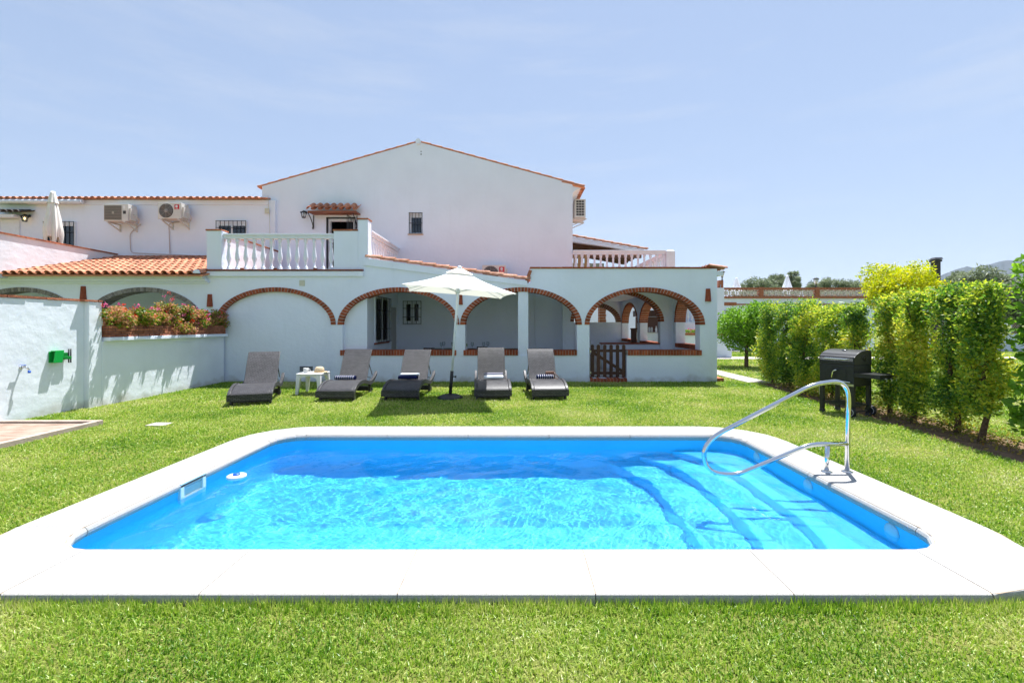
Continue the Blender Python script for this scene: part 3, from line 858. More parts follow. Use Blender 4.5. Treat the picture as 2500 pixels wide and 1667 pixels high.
# tiled canopy above it
cx0, cx1 = fx(765,Y1), fx(880,Y1)
zc = fz(521,Y1)
tile_roof('canopy_tiles', (cx0-.03, Y1-.44, zc-.01), (1,0,0), (0,-1,-.72), 7, 1, pitch=(cx1-cx0)/7, step=.33, L=.40, r=.105, sq=1.0)
mb = MB(); mb.box(cx0, cx1, Y1-.42, Y1-.38, zc-.085, zc-.02); mb.box(cx0, cx1, Y1-.37, Y1, zc-.06, zc-.02); mb.build('canopy_fascia', mat('canopy_wood', (.27,.09,.04), .6, (.2,.06,.03), 8, 4, stretch=(.2,1,1)), HOUSE)
for px in (766, 872):
    x = fx(px, Y1)
    mb = MB(); mb.tube([(x,Y1-.02,zc-.50),(x,Y1-.05,zc-.46),(x,Y1-.09,zc-.36),(x,Y1-.22,zc-.22),(x,Y1-.32,zc-.15),(x,Y1-.39,zc-.09)], .016, 8)
    mb.tube([(x,Y1-.03,zc-.50),(x,Y1-.07,zc-.54),(x,Y1-.11,zc-.50),(x,Y1-.08,zc-.47)], .012, 6); mb.tube([(x,Y1-.02,zc-.52),(x,Y1-.02,zc-.08)], .014, 6)
    mb.build('iron_bracket', BLACKIRON, HOUSE)
# wing windows, shutter door, awning
window((fx(531,14.9), 14.9, 3.75), 'y', 1.0, fz(540,14.9)-3.75, 8, (.2,.8), 2, .035, .09, roll=.16, fw=.06)
window((fx(112,14.9), 14.9, 3.55), 'y', fx(187,14.9)-fx(112,14.9), fz(542,14.9)-3.55, 8, (.2,.75), 2, .035, .09, roll=.14, fw=.06)
mb = MB(); x = fx(50,14.9); mb.box(-17.9, x, 14.86, 14.9, fz(537,14.9)-1.9, fz(537,14.9)); mb.box(-17.9, fx(4,14.9), 14.84, 14.87, fz(537,14.9)-1.9, fz(537,14.9)-.03); mb.build('shutter_door', WHITE, HOUSE)
mb = MB(); mb.box(-17.9, fx(56,14.9), 14.62, 14.9, fz(535,14.9), fz(528,14.9)); mb.build('door_hood', PLASTER, HOUSE)
tile_roof('hood_tiles', (-17.0, 14.5, fz(528,14.9)+.02), (1,0,0), (0,-1,-.35), 5, 1, pitch=.2, mats=DARKTILE)
mb = MB(); mb.tube([(-18, 14.72, fz(496,14.9)), (fx(214,14.9), 14.72, fz(496,14.9))], .075, 12); mb.build('awning_cassette', WHITE, HOUSE)
mb = MB(); mb.box(-18, fx(656,14.9), 14.86, 14.9, fz(501,14.9), fz(489,14.9)); mb.build('frieze', PLASTER, HOUSE)
tile_roof('eave_tiles', (-18, 14.70, fz(487,14.7)), (1,0,0), (0,-1,-.22), 45, 3, pitch=.2135)
mb = MB(); mb.hexa([(-18,14.72,5.62),(-8.2,14.72,5.62),(-8.2,18.5,6.4),(-18,18.5,6.4)], [(-18,14.72,5.66),(-8.2,14.72,5.66),(-8.2,18.5,6.44),(-18,18.5,6.44)]); mb.build('wing_roof', TILE, HOUSE)

# lean-to tiled roof on the left, with cornice
ey, ez = 11.47, fz(668, 11.47)
ry, rz = 14.88, fz(628, 14.88)
dsl = Vector((0, ey-ry, ez-rz)).normalized()
tile_roof('roof_tiles', (-18.05, ey, ez-.02), (1,0,0), dsl, 46, 10, pitch=.2135)
mb = MB(); mb.hexa([(-18,ey+.05,ez-.06),(-8.02,ey+.05,ez-.06),(-8.02,ry,rz-.06),(-18,ry,rz-.06)], [(-18,ey+.05,ez-.02),(-8.02,ey+.05,ez-.02),(-8.02,ry,rz-.02),(-18,ry,rz-.02)]); mb.build('roof_slab', TILE, HOUSE)
mb = MB(); mb.box(-18, fx(505), Y0-.17, Y0, fz(681), fz(672)); mb.box(-18, fx(508), Y0-.11, Y0, fz(687.5), fz(681)-.002); mb.box(-18, fx(511), Y0-.06, Y0, fz(692), fz(687.5)-.002)
mb.build('cornice', PLASTER, HOUSE, bevel=.008)
xe_, ye_ = fx(481, Y0-.3), Y0-.34
mb = MB(); mb.prism([(xe_+.085*math.cos(R(a)), fz(667, ye_)+.10*math.sin(R(a))) for a in range(0,181,15)], [], ye_, ye_+.05, 'y'); mb.build('end_tile', PLASTER, HOUSE)
mb = MB(); barrel(mb, Vector((xe_, ye_+.9, fz(667, ye_)+.2)), Vector((0,-1,-.23)).normalized(), Vector((1,0,0)), Vector((0,0,1)), .88, .09, .10); mb.build('end_tile', TILE, HOUSE)

# side wall of the neighbouring terrace, brick capped
def capped_wall(name, x, th, ya, yb, za, zb, zbase):
    mb = MB(); mb.hexa([(x-th,ya,zbase),(x,ya,zbase),(x,yb,zbase),(x-th,yb,zbase)], [(x-th,ya,za),(x,ya,za),(x,yb,zb),(x-th,yb,zb)]); w = mb.build(name, ROUGHPLASTER, HOUSE)
    mb = MB(); n = max(1, round((yb-ya)/.26)); random.seed(7)
    for i in range(n):
        a, b = ya+(yb-ya)*i/n+.004, ya+(yb-ya)*(i+1)/n-.004
        z1_, z2_ = za+(zb-za)*i/n, za+(zb-za)*(i+1)/n
        mb.hexa([(x-th-.03,a,z1_+.001),(x+.03,a,z1_+.001),(x+.03,b,z2_+.001),(x-th-.03,b,z2_+.001)], [(x-th-.03,a,z1_+.04),(x+.03,a,z1_+.04),(x+.03,b,z2_+.04),(x-th-.03,b,z2_+.04)])
    mb.build('brick_cap', ROUGHBRICK, w)
capped_wall('terrace_wall', -13.17, .2, 11.3, 14.85, 3.83, 3.80, 2.7)
mb = MB()
for i in range(15): mb.box(-13.46, -13.15+.008*(i % 2), 11.12, 11.32, 2.75+.075*i, 2.75+.075*i+.062)
mb.mi = 1; mb.box(-13.45, -13.165, 11.13, 11.31, 2.7, 3.86)
mb.build('brick_pier', [ROUGHBRICK, MORTAR], HOUSE, recalc=False)
capped_wall('terrace_wall', -7.80, .15, 12.1, 14.9, 3.91, 3.87, 2.93)

# left roof terrace: slab, edge, piers and balustrade
mb = MB(); mb.box(-8.0, -3.91, Y0+.02, Y1, 2.66, 2.925); mb.build('terrace_floor', FLOORTILE, HOUSE)
mb = MB(); mb.box(fx(507), fx(889), Y0-.06, Y0, fz(675), fz(662.5)); mb.build('cornice', PLASTER, HOUSE, bevel=.006)
mb = MB(); random.seed(2); x = fx(505)
while x < fx(886):
    w_ = .27; mb.box(x, min(x+w_, fx(888)), Y0-.085, Y0+.25, fz(662)+.002, fz(658.5)+random.uniform(-.002,.003)); x += w_+.006
for px in (590, 671, 769): mb.box(fx(px)-.04, fx(px)+.04, Y0-.01, Y0+.05, 2.95, 2.99)
mb.build('tile_edging', mat('edging_tile', (.26,.08,.05), .75, (.2,.06,.035), 10, 4, isl=.25), HOUSE)
def pier(x0, x1, y0, y1, z0, z1):
    mb = MB(); mb.box(x0, x1, y0, y1, z0, z1); return mb.build('pier', PLASTER, HOUSE, bevel=.008)
def pier_cap(x0, x1, y0, y1, z):
    mb = MB(); n = max(1, round((x1-x0)/.12)); random.seed(4)
    for i in range(n):
        a, b = x0-.015+(x1-x0+.03)*i/n, x0-.015+(x1-x0+.03)*(i+1)/n-.004
        mb.box(a, b, y0-.02, y1+.02, z+.001, z+.038)
    mb.build('brick_cap', ROUGHBRICK, HOUSE)
yp = Y0+.012
pier(fx(503.5), fx(540), yp, yp+.27, 2.925, fz(563)); pier_cap(fx(503.5), fx(540), yp, yp+.27, fz(563))
pier(fx(814), fx(873.5), yp, yp+.26, 2.925, fz(563.5)); pier_cap(fx(814), fx(871), yp, yp+.26, fz(563.5))
pier(fx(873.7), fx(898), yp, yp+.28, 2.925, fz(536)); pier_cap(fx(873.7), fx(898), yp, yp+.28, fz(536))

BAL_PROF = [(.055,0),(.055,.05),(.042,.06),(.036,.075),(.030,.10),(.028,.15),(.034,.19),(.054,.24),(.061,.29),(.058,.34),(.048,.42),(.038,.50),(.032,.57),(.031,.60),(.038,.615),(.038,.635),(.030,.65),(.030,.67),(.040,.70),(.05,.72),(.05,.78)]
def balustrade(A, B, n, z0, h, rail_h=.13, rail_w=.17, plinth=.05, parent=None):
    A, B = Vector(A), Vector(B); t = (B-A).normalized()
    mb = MB()
    mb.bar((A.x,A.y,z0+h-rail_h*.5), (B.x,B.y,z0+h-rail_h*.5), rail_w*.72, rail_h*.98)
    mb.bar((A.x,A.y,z0+h-.02), (B.x,B.y,z0+h-.02), rail_w, .05)
    mb.bar((A.x,A.y,z0+plinth*.5), (B.x,B.y,z0+plinth*.5), rail_w*.95, plinth)
    b = mb.build('balustrade', WHITE, parent or HOUSE, bevel=.006)
    sc = (h-rail_h-plinth)/.78
    first = None
    for i in range(n):
        p = A + (B-A)*((i+.5)/n)
        if first is None:
            m_ = MB(); m_.lathe([(r, z*sc) for r, z in BAL_PROF], (p.x, p.y, z0+plinth), 12); first = m_.build('baluster', WHITE, b); p0 = p
        else:
            c = first.copy(); COL.objects.link(c); c.parent = b; c.location = p - p0
    return b
zt = fz(569.5)
balustrade((fx(540), yp+.13, 0), (fx(814), yp+.13, 0), 13, 2.925, zt-2.925)
balustrade((fx(898)-.07, yp+.28, 0), (fx(898)-.07, Y1, 0), 13, 2.925, zt+.14-2.925)

# lean-to over the porch: roof, fascia, verge
mb = MB()
(xa, za), (xb, zb) = (fx(889), fz(629)), (fx(1287), fz(685))
mb.prism([(xa, za-.20), (xb, zb-.14), (xb, zb-.01), (xa, za-.01)], [], Y0-.05, Y0, 'y'); mb.build('fascia', PLASTER, HOUSE)
mb = MB(); slab(mb, (xa+.12, za-.05), (xb+.05, zb-.05), Y0+TH+.0, Y1, .06); mb.build('roof_slab', TILE, HOUSE)
verge('verge_tiles', (xa+.08, Y0+.02, za+.0), (xb+.06, Y0+.02, zb-.0), PALETILE, .085, .45)
mb = MB(); mb.bar(at(1286.5,687,Y0+.04), at(1295.5,661,Y0+.04), .07, .16, (0,1,0)); mb.bar(at(1284,686,Y0+.1), at(1293,661,Y0+.1), .05, .12, (0,1,0)); mb.build('end_tile', ROUGHBRICK, HOUSE)

# right-hand block: flat roof, brick coping, tiled eave
mb = MB(); mb.box(.36, 5.15, Y0+TH, 14.85, 2.665, 2.85); mb.build('roof_slab', FLOORTILE, HOUSE)
mb = MB(); random.seed(9); x = .34
while x < 5.0:
    mb.box(x, min(x+.272, 5.06), Y0-.03, Y0+TH+.03, 2.972, 3.016+random.uniform(-.003,.003)); x += .28
mb.mi = 1; mb.box(.345, 5.05, Y0-.012, Y0+TH, 2.971, 3.008)
mb.build('brick_coping', [BRICK, MORTAR], HOUSE, recalc=False)
tile_roof('eave_tiles', (5.50, Y0-.08, 2.94), (0,1,0), (1,0,-.22), 15, 1, L=.47, mats=PALETILE, sq=.8)
mb = MB(); mb.box(XR, XR+.17, Y0+.03, 14.9, 2.80, 2.91); mb.build('eave_moulding', PLASTER, HOUSE)
mb = MB(); mb.box(XR, XR+.18, Y0-.0, Y0+.5, -.02, .10); mb.build('threshold', ROUGHBRICK, HOUSE)

# right porch: side wall with arched openings, inner arch wall, back wall
XI = 4.95
def side_hole(ya, yb, zb, spr=1.58, rise=.80, t=.10, tc=.10):
    c, hw = (ya+yb)/2, (yb-ya)/2
    return arch_hole(c, hw, zb, spr, rise, t, tc)
sides = [(12.35, 14.05, .93), (15.45, 18.1, .86), (18.55, 21.2, .86)]
mb = MB(); mb.prism([(Y0+TH,-.1),(21.5,-.1),(21.5,2.66),(14.9,2.66),(14.9,2.97),(Y0+TH,2.97)], [side_hole(*s) for s in sides], XI, XR, 'x'); mb.build('side_wall', PLASTER, HOUSE)
for ya, yb, zb in sides:
    brick_arch((ya+yb)/2, (yb-ya)/2, XI-.015, XR+.015, 'x', 1.58, .80, .10, .10, 40)
    brick_row('brick_sill', ya+.003, yb-.003, XI-.03, XR+.03, zb-.115, zb+.003, .075, 'x')
ci, hi = 3.18, 1.37
mb = MB(); mb.prism([(1.45,-.1),(XI,-.1),(XI,2.66),(1.45,2.66)], [arch_hole(ci, hi, .10, 1.60, .90, .12, .11)], 14.3, 14.55, 'y'); mb.build('arch_wall', PLASTER, HOUSE)
brick_arch(ci, hi, 14.285, 14.565, 'y', 1.60, .90, .12, .11, 44)
mb = MB(); mb.box(2.72, ci+hi-.005, 14.33, 14.52, .10, .885); mb.build('low_wall', PLASTER, HOUSE)
mb = MB(); mb.box(2.66, ci+hi-.003, 14.28, 14.56, .886, .93); mb.build('wall_cap', BRICK, HOUSE, bevel=.006)
cr, hr = 3.55, 1.15
mb = MB(); mb.prism([(gr,-.1),(XI,-.1),(XI,2.66),(gr,2.66)], [arch_hole(cr, hr, 1.62, 1.63, .75, .22, .20)], 21.25, 21.5, 'y'); mb.build('arch_wall', PLASTER, HOUSE)
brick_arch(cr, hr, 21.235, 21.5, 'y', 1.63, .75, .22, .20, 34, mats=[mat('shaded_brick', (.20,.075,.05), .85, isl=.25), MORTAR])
mb = MB(); mb.box(gr, XR, 14.9, 21.6, 2.66, 2.93); mb.build('terrace_floor', FLOORTILE, HOUSE)
# right roof terrace
zt2 = fz(612, 14.97)
balustrade((gr, 14.97, 0), (fx(1626,14.97), 14.97, 0), 15, 2.93, zt2-2.93)
xq = fx(1626,14.9)
mb = MB(); mb.box(xq, xq+.28, 14.84, 15.10, 2.93, fz(613,14.84)); mb.hexa([(xq,14.84,fz(613,14.84)),(xq+.28,14.84,fz(613,14.84)),(xq+.28,15.10,fz(613,14.84)),(xq,15.10,fz(613,14.84))], [(xq+.06,14.88,fz(609,14.84)),(xq+.22,14.88,fz(609,14.84)),(xq+.22,15.06,fz(609,14.84)),(xq+.06,15.06,fz(609,14.84))]); mb.build('pier', WHITE, HOUSE)
balustrade((5.05, 15.1, 0), (5.05, 21.4, 0), 26, 2.93, zt2-2.93)
# covered terrace at the back
yb_ = 19.5
pa, pb = at(1396, 573, yb_), at(1578, 610, yb_)
mb = MB(); mb.prism([(gr, pa.z-.02), (pb.x-.1, pb.z-.03), (pb.x-.1, pb.z-.16), (at(1490,0,yb_).x, at(0,603,yb_).z), (gr, at(0,586,yb_).z)], [], yb_, yb_+.2, 'y'); mb.build('terrace_gable', PLASTER, HOUSE)
verge('verge_tiles', (gr, yb_+.05, pa.z+.03), (pb.x+.05, yb_+.05, pb.z-.0), PALETILE, .085)
mb = MB(); slab(mb, (gr, pa.z-.02), (pb.x+.05, pb.z-.05), yb_+.2, 24, .06); mb.build('terrace_roof', WOODBEAM, HOUSE)
mb = MB()
for k in range(6):
    y = yb_+.4+k*.6; slab(mb, (gr, pa.z-.17), (pb.x-.1, pb.z-.18), y, y+.1, .12)
mb.box(gr, pb.x-.2, yb_+.02, yb_+.14, pb.z-.35, pb.z-.2)
mb.build('terrace_beam', WOODBEAM, HOUSE)
mb = MB(); mb.box(gr, 4.6, 23.8, 24.0, 2.93, 4.75); mb.build('terrace_back_wall', PLASTER, HOUSE)

# porch window, door, duct
window((-3.97, 12.55, 1.0), 'x', 1.3, 1.30, 9, (.3,.7), 2, .03, .10, fw=.06, sill=BRICK)
window((fx(985,Y1)+.0, Y1-.001, fz(791,Y1)), 'y', fx(1030,Y1)-fx(985,Y1), fz(735,Y1)-fz(791,Y1), 5, (.3,.68), 2, .03, .09, fw=.10, sill=WHITE)
mb = MB(); mb.box(-3.97, -3.93, 14.05, 14.12, .1, 2.13); mb.box(-3.97,-3.93,14.72,14.79,.1,2.13); mb.box(-3.97,-3.93,14.12,14.72,2.06,2.13); dr = mb.build('porch_door', WHITE, HOUSE)
mb = MB(); mb.box(-3.968,-3.945,14.12,14.72,.1,2.06); mb.build('leaf_panel', mat('door_grey', (.42,.42,.43), .5), dr)
mb = MB(); x = fx(1304,Y1); mb.box(x-.05, x+.05, Y1-.06, Y1, fz(746,Y1), 2.6); mb.tube([(x,Y1-.02,fz(746,Y1)),(x+.02,Y1-.02,1.2),(x+.06,Y1-.02,.5),(x+.06,Y1-.02,.1)], .008, 6); mb.build('cable_duct', WHITE, HOUSE)
# small covers and cables on the walls
mb = MB(); p = at(738, 691, Y0); mb.box(p.x-.07, p.x+.07, Y0-.02, Y0, p.z-.075, p.z+.075); mb.build('junction_box', CREAM, HOUSE, bevel=.005)
mb = MB(); p = at(654, 516, 14.9); mb.box(p.x-.07, p.x+.07, 14.83, 14.86, p.z-.08, p.z+.08); mb.tube([(p.x+.08,14.85,p.z-.08),(p.x+.10,14.85,p.z-1.2),(p.x+.10,14.85,p.z-1.5)], .007, 6); mb.tube([(p.x+.06,14.85,p.z+.08),(p.x+.03,14.85,p.z+.5)], .007, 6); mb.build('junction_box', CREAM, HOUSE)
mb = MB(); p = at(748, 900, Y0+.075); mb.box(p.x-.17, p.x+.17, Y0+.06, Y0+.075, p.z-.065, p.z+.065); mb.build('vent_grille', mat('vent_grey', (.16,.17,.19), .6, (.10,.11,.12), 60, 2, stretch=(.1,1,1)), HOUSE)

# ---------------------------------------------------------------- wooden gate
GT = empty('wooden_gate', (2.4, Y0+.12, .1), 'brown wooden picket gate in the arcade opening', 'gate')
for px in (1447.7, 1462.3, 1478, 1493.6, 1509.4, 1524.7):
    x = fx(px); mb = MB()
    loop = [(x-.044,.125),(x+.044,.125),(x+.044,.935)] + [(x+.044*math.cos(R(a)), .935+.044*math.sin(R(a))) for a in range(20,180,20)] + [(x-.044,.935)]
    mb.prism(loop, [], Y0+.075, Y0+.098, 'y'); mb.build('picket', WOODBROWN, GT, bevel=.003)
for z in (.815, .225):
    mb = MB(); mb.box(1.93, 2.87, Y0+.099, Y0+.13, z-.035, z+.035); mb.build('rail', WOODBROWN, GT)
mb = MB(); mb.bar((2.02,Y0+.115,.77),(2.80,Y0+.115,.27), .075, .028, (0,1,0)); mb.build('brace', WOODBROWN, GT)
mb = MB(); mb.box(1.908, 1.932, Y0+.06, Y0+.13, .10, .90); mb.build('post', WOODBROWN, GT)
for z in (.80, .24):
    mb = MB(); mb.box(1.932, 1.955, Y0+.05, Y0+.074, z-.03, z+.03); mb.build('hinge', DULLSTEEL, GT)

# ---------------------------------------------------------------- wall sconces, lanterns
def sconce(px0, px1, pyt, pyb, label):
    a, b = at(px0, pyb, Y0), at(px1, pyt, Y0)
    x = (a.x+b.x)/2; w1, w0 = (b.x-a.x)/2, (b.x-a.x)/2*.72
    mb = MB(); n = 10; vs = []
    for z, w in ((b.z, w0), (a.z, w1)):
        for rr in (w, w-.012):
            for i in range(n+1):
                t = math.pi*i/n
                vs.append((x-rr*math.cos(t), Y0-.002-rr*.9*math.sin(t), z))
    k = n+1; fs = []
    for i in range(n):
        fs += [(i,i+1,2*k+i+1,2*k+i),(k+i,3*k+i,3*k+i+1,k+i+1),(i,k+i,k+i+1,i+1),(2*k+i,2*k+i+1,3*k+i+1,3*k+i)]
    mb.add(vs, fs, False)
    o = mb.build('wall_sconce', TERRACOTTA)
    tag(o, label, 'wall light', 'terracotta half-round sconces on the arcade')
sconce(196.5, 212, 699, 731, 'terracotta half-round sconce between the two grey brick arches')
sconce(505.5, 520, 718.5, 749, 'terracotta half-round sconce above the end of the flower planter')
sconce(1120, 1130, 715, 744, 'terracotta half-round sconce partly hidden behind the white parasol pole')
sconce(1721, 1736, 705, 736, 'terracotta half-round sconce right of the arch with the gate')

def lantern(p, label, lit=False):
    """p: middle of the wall plate."""
    L_ = empty('wall_lantern', p, label, 'lantern', 'black iron wall lanterns')
    x, y, z = p
    mb = MB(); mb.lathe([(.045,0),(.045,.02),(.02,.035)], (x, y-.0, z+.10), 12, 'y'); mb.T = Matrix()
    mb.v = [Vector((q.x, 2*y-q.y, q.z)) for q in mb.v]
    mb.tube([(x,y-.03,z+.10),(x,y-.10,z+.12),(x,y-.15,z+.10)], .012, 6)
    mb.build('bracket', BLACKIRON, L_)
    c = (x, y-.16, z)
    mb = MB(); mb.lathe([(0,.125),(.02,.12),(.03,.10),(.12,.055),(.115,.045),(.0,.05)], c, 8); mb.build('roof', BLACKIRON, L_)
    mb = MB()
    for i in range(6):
        a = i*math.pi/3
        mb.tube([(c[0]+.095*math.cos(a), c[1]+.095*math.sin(a), z+.045), (c[0]+.055*math.cos(a), c[1]+.055*math.sin(a), z-.11)], .006, 5)
    mb.lathe([(.0,-.125),(.06,-.12),(.06,-.108),(.0,-.108)], c, 12)
    mb.build('cage', BLACKIRON, L_)
    mb = MB(); mb.lathe([(.085,.04),(.048,-.105)], c, 12); mb.v = mb.v; mb.build('glass', GLASSM, L_)
    mb = MB(); mb.lathe([(0,.02),(.018,.01),(.022,-.02),(.012,-.05),(0,-.055)], c, 10); mb.build('bulb', emit_mat('lit_bulb', (1,.62,.25), 3) if lit else PLASTIC, L_)
p = at(747, 526, Y1); lantern((p.x, Y1, p.z), 'black iron wall lantern beside the tiled door canopy')
p = at(73, 535, 14.9); lantern((p.x, 14.9, p.z), 'black iron wall lantern with a lit bulb beside the white shutter', True)

# ---------------------------------------------------------------- air conditioners
def ac(x0, x1, z0, z1, yf, depth, style, label, group='air conditioners on the house walls'):
    A_ = empty('air_conditioner', ((x0+x1)/2, yf+depth, z0), label, 'air conditioner', group)
    w, h = x1-x0, z1-z0
    mb = MB(); mb.box(x0, x1, yf, yf+depth, z0, z1); mb.build('casing', ACWHITE, A_, bevel=.012)
    mb = MB(); mb.box(x1+.001, x1+.05, yf+.05, yf+depth-.03, z0+.05, z1-.12); mb.tube([(x1+.05,yf+.14,z0+.25),(x1+.12,yf+.2,z0+.2),(x1+.14,yf+.27,z0+.08),(x1+.05,yf+depth,z0)], .012, 6); mb.build('valve_cover', ACWHITE, A_)
    if style == 'fan':
        c = (x0+w*.36, yf, z0+h*.5); r = h*.43
        mb = MB(); mb.lathe([(0,-.004),(r,-.004),(r+.008,-.002)], c, 32, 'y'); mb.build('fan_opening', ACDARK, A_)
        mb = MB()
        for k in range(1, 7):
            rr = r*k/6.6
            mb.tube([(c[0]+rr*math.cos(a), yf-.014, c[2]+rr*math.sin(a)) for a in np.linspace(0, 6.283, 29)[:-1]], .0065, 5, closed=True)
        for k in range(4):
            a = k*math.pi/4; mb.tube([(c[0]-r*math.cos(a), yf-.010, c[2]-r*math.sin(a)), (c[0]+r*math.cos(a), yf-.010, c[2]+r*math.sin(a))], .004, 4)
        mb.lathe([(0,-.02),(.05,-.018),(.055,-.006)], c, 16, 'y')
        mb.build('fan_guard', mat('guard', (.36,.33,.31), .5), A_)
        mb = MB(); s = h*.30; bx, bz = x0+w*.72, z1-.06-s
        mb.box(bx, bx+s, yf-.004, yf, bz, bz+s); bd = mb.build('badge', ACRED, A_)
        mb = MB(); mb.lathe([(s*.16,-.007),(s*.26,-.007),(s*.26,-.0045)], (bx+s*.46, yf, bz+s*.60), 18, 'y')
        mb.box(bx+s*.5, bx+s*.78, yf-.007, yf-.0042, bz+s*.57, bz+s*.63); mb.box(bx+s*.2, bx+s*.8, yf-.007, yf-.0042, bz+s*.12, bz+s*.2); mb.build('emblem', PLASTIC, bd)
        mb = MB(); mb.box(x0+w*.72, x1-.03, yf-.003, yf, z0+.06, z0+h*.52); mb.build('panel', ACWHITE, A_, bevel=.002)
    else:
        g1 = x0+w*.74
        mb = MB(); mb.box(x0+.03, g1, yf-.003, yf, z0+.04, z1-.05); mb.build('coil_opening', mat('coil', (.09,.085,.085), .6), A_)
        mb = MB()
        for i in range(18):
            u = x0+.035+(g1-x0-.04)*i/17; mb.bar((u,yf-.012,z0+.04),(u,yf-.012,z1-.05), .008, .01, (0,1,0))
        for i in range(6):
            v = z0+.05+(h-.11)*i/5; mb.bar((x0+.03,yf-.008,v),(g1,yf-.008,v), .006, .008, (0,1,0))
        mb.box(x0+w*.36, x0+w*.44, yf-.02, yf-.012, z0+h*.42, z0+h*.55)
        mb.build('grille', mat('guard2', (.40,.36,.30), .5), A_)
        mb = MB(); mb.box(g1+.05, x1-.06, yf-.004, yf, z0+h*.42, z0+h*.6); mb.build('display_plate', ACDARK, A_)
        mb = MB(); mb.box(g1+.05, x1-.08, yf-.004, yf, z1-.16, z1-.06); mb.build('name_plate', PLASTIC, A_)
    return A_
def brackets(A_, xs, z, yf, yw):
    for x in xs:
        mb = MB(); mb.box(x-.02, x+.02, yf-.02, yw, z-.045, z-.005); mb.box(x-.02, x+.02, yw-.03, yw, z-.26, z-.045)
        mb.bar((x, yf+.05, z-.05), (x, yw-.02, z-.22), .03, .03, (1,0,0)); mb.build('bracket', ACWHITE, A_)
def pipe(A_, pts):
    mb = MB(); mb.tube(bez(pts, .12, 5), .013, 6); mb.build('pipe', mat('pipe', (.55,.48,.48), .6), A_)
yw = 14.9
yf = 14.42
p0, p1 = at(253, 540, yf), at(312, 498, yf)
a1_ = ac(p0.x, p1.x, p0.z, p1.z, yf, .34, 'coil', 'air conditioner with square ribbed grille, left on the wing wall'); brackets(a1_, (p0.x+.12, p1.x-.1), p0.z, yf, yw)
pipe(a1_, [(p1.x+.05,14.86,p0.z), at(317,570,14.87), at(319,617,14.87), at(400,621,14.87), at(505,625,14.87)])
p0, p1 = at(385, 534, yf), at(442, 495, yf)
a2_ = ac(p0.x, p1.x, p0.z, p1.z, yf, .34, 'fan', 'air conditioner with round fan and red badge, high on the wing wall'); brackets(a2_, (p0.x+.12, p1.x-.08), p0.z, yf, yw)
pipe(a2_, [(p0.x+.35,14.87,p0.z), at(412,545,14.87), at(415,619,14.87)])
yf = 14.5
p0, p1 = at(1177, 690, yf), at(1235, 647, yf)
a3_ = ac(p0.x, p1.x, p0.z, p1.z, yf, .32, 'fan', 'air conditioner with red badge half hidden behind the parasol and porch roof'); brackets(a3_, (p0.x+.12, p1.x-.08), p0.z, yf, Y1)
yf = 16.0
p0, p1 = at(1403, 531, yf), at(1430, 486, yf)
A_ = empty('air_conditioner', (gr+.3, yf+.4, p0.z), 'air conditioner seen end-on, high on the right flank of the gable', 'air conditioner', 'air conditioners on the house walls')
mb = MB(); mb.box(p0.x, p1.x, yf, yf+.85, p0.z, p1.z); mb.build('casing', ACWHITE, A_, bevel=.012)
mb = MB()
for i in range(6):
    z = p0.z+.07+(p1.z-p0.z-.10)*i/6
    for k in range(3): mb.box(p0.x+.06+k*.095, p0.x+.14+k*.095, yf-.004, yf, z, z+.065)
mb.build('vent_slots', ACDARK, A_)
for y in (yf+.12, yf+.7):
    mb = MB(); mb.box(gr, p1.x+.05, y-.02, y+.02, p0.z-.05, p0.z-.004); mb.bar((gr+.02,y,p0.z-.3),(p1.x,y,p0.z-.06), .03, .03, (0,1,0)); mb.build('bracket', ACWHITE, A_)

# ---------------------------------------------------------------- garden wall with planter
GW = empty('garden_wall', (-7.8, 8.5, 0), 'white garden wall on the left with brick cap and a flower planter', 'wall')
mb = MB(); mb.box(-8.02, -7.76, 2.5, 8.08, -.2, 1.92); mb.box(-8.02, -7.68, 8.08, 8.34, -.2, 1.92); mb.box(-8.02, -7.68, 8.34, Y0-.001, -.2, 1.20)
mb.build('wall_body', ROUGHPLASTER, GW, bevel=.012)
mb = MB(); random.seed(3); y = 2.5
while y < 8.3:
    L_ = random.uniform(.22, .3); j = random.uniform(-.006,.006); mb.box(-8.05, (-7.745 if y < 7.9 else -7.665)+j, y, min(y+L_, 8.35)-.012, 1.921, 1.955+random.uniform(-.004,.004)); y += L_
mb.mi = 1; mb.box(-8.03, -7.79, 2.5, 8.33, 1.9205, 1.94)
mb.build('brick_cap', [ROUGHBRICK, MORTAR], GW, recalc=False)
mb = MB(); mb.box(-8.05, -7.56, 8.38, Y0-.03, 1.20, 1.268); mb.build('ledge', PLASTER, GW, bevel=.008)
mb = MB(); random.seed(8)
for r_ in range(4):
    y = 8.40 - (.0 if r_ % 2 else .12)
    while y < Y0-.06:
        a, b = max(y, 8.40), min(y+.255, Y0-.05)
        if b-a > .03: mb.box(-7.72+random.uniform(-.004,.004), -7.605+random.uniform(-.006,.008), a+.005, b-.007, 1.272+r_*.054, 1.272+r_*.054+.044)
        y += .262
mb.mi = 1; mb.box(-7.71, -7.618, 8.405, Y0-.055, 1.269, 1.484)
mb.box(-8.0, -7.90, 8.405, Y0-.055, 1.269, 1.484)
mb.mi = 0
for r_ in range(4): mb.box(-7.985, -7.62, 8.388+.004*(r_ % 2), 8.404, 1.272+r_*.054, 1.272+r_*.054+.044)
pl = mb.build('planter', [ROUGHBRICK, mat('planter_mortar', (.13,.10,.085), .9)], GW, recalc=False)
mb = MB(); mb.box(-7.90, -7.712, 8.41, Y0-.06, 1.269, 1.45); mb.build('soil', SOIL, pl)

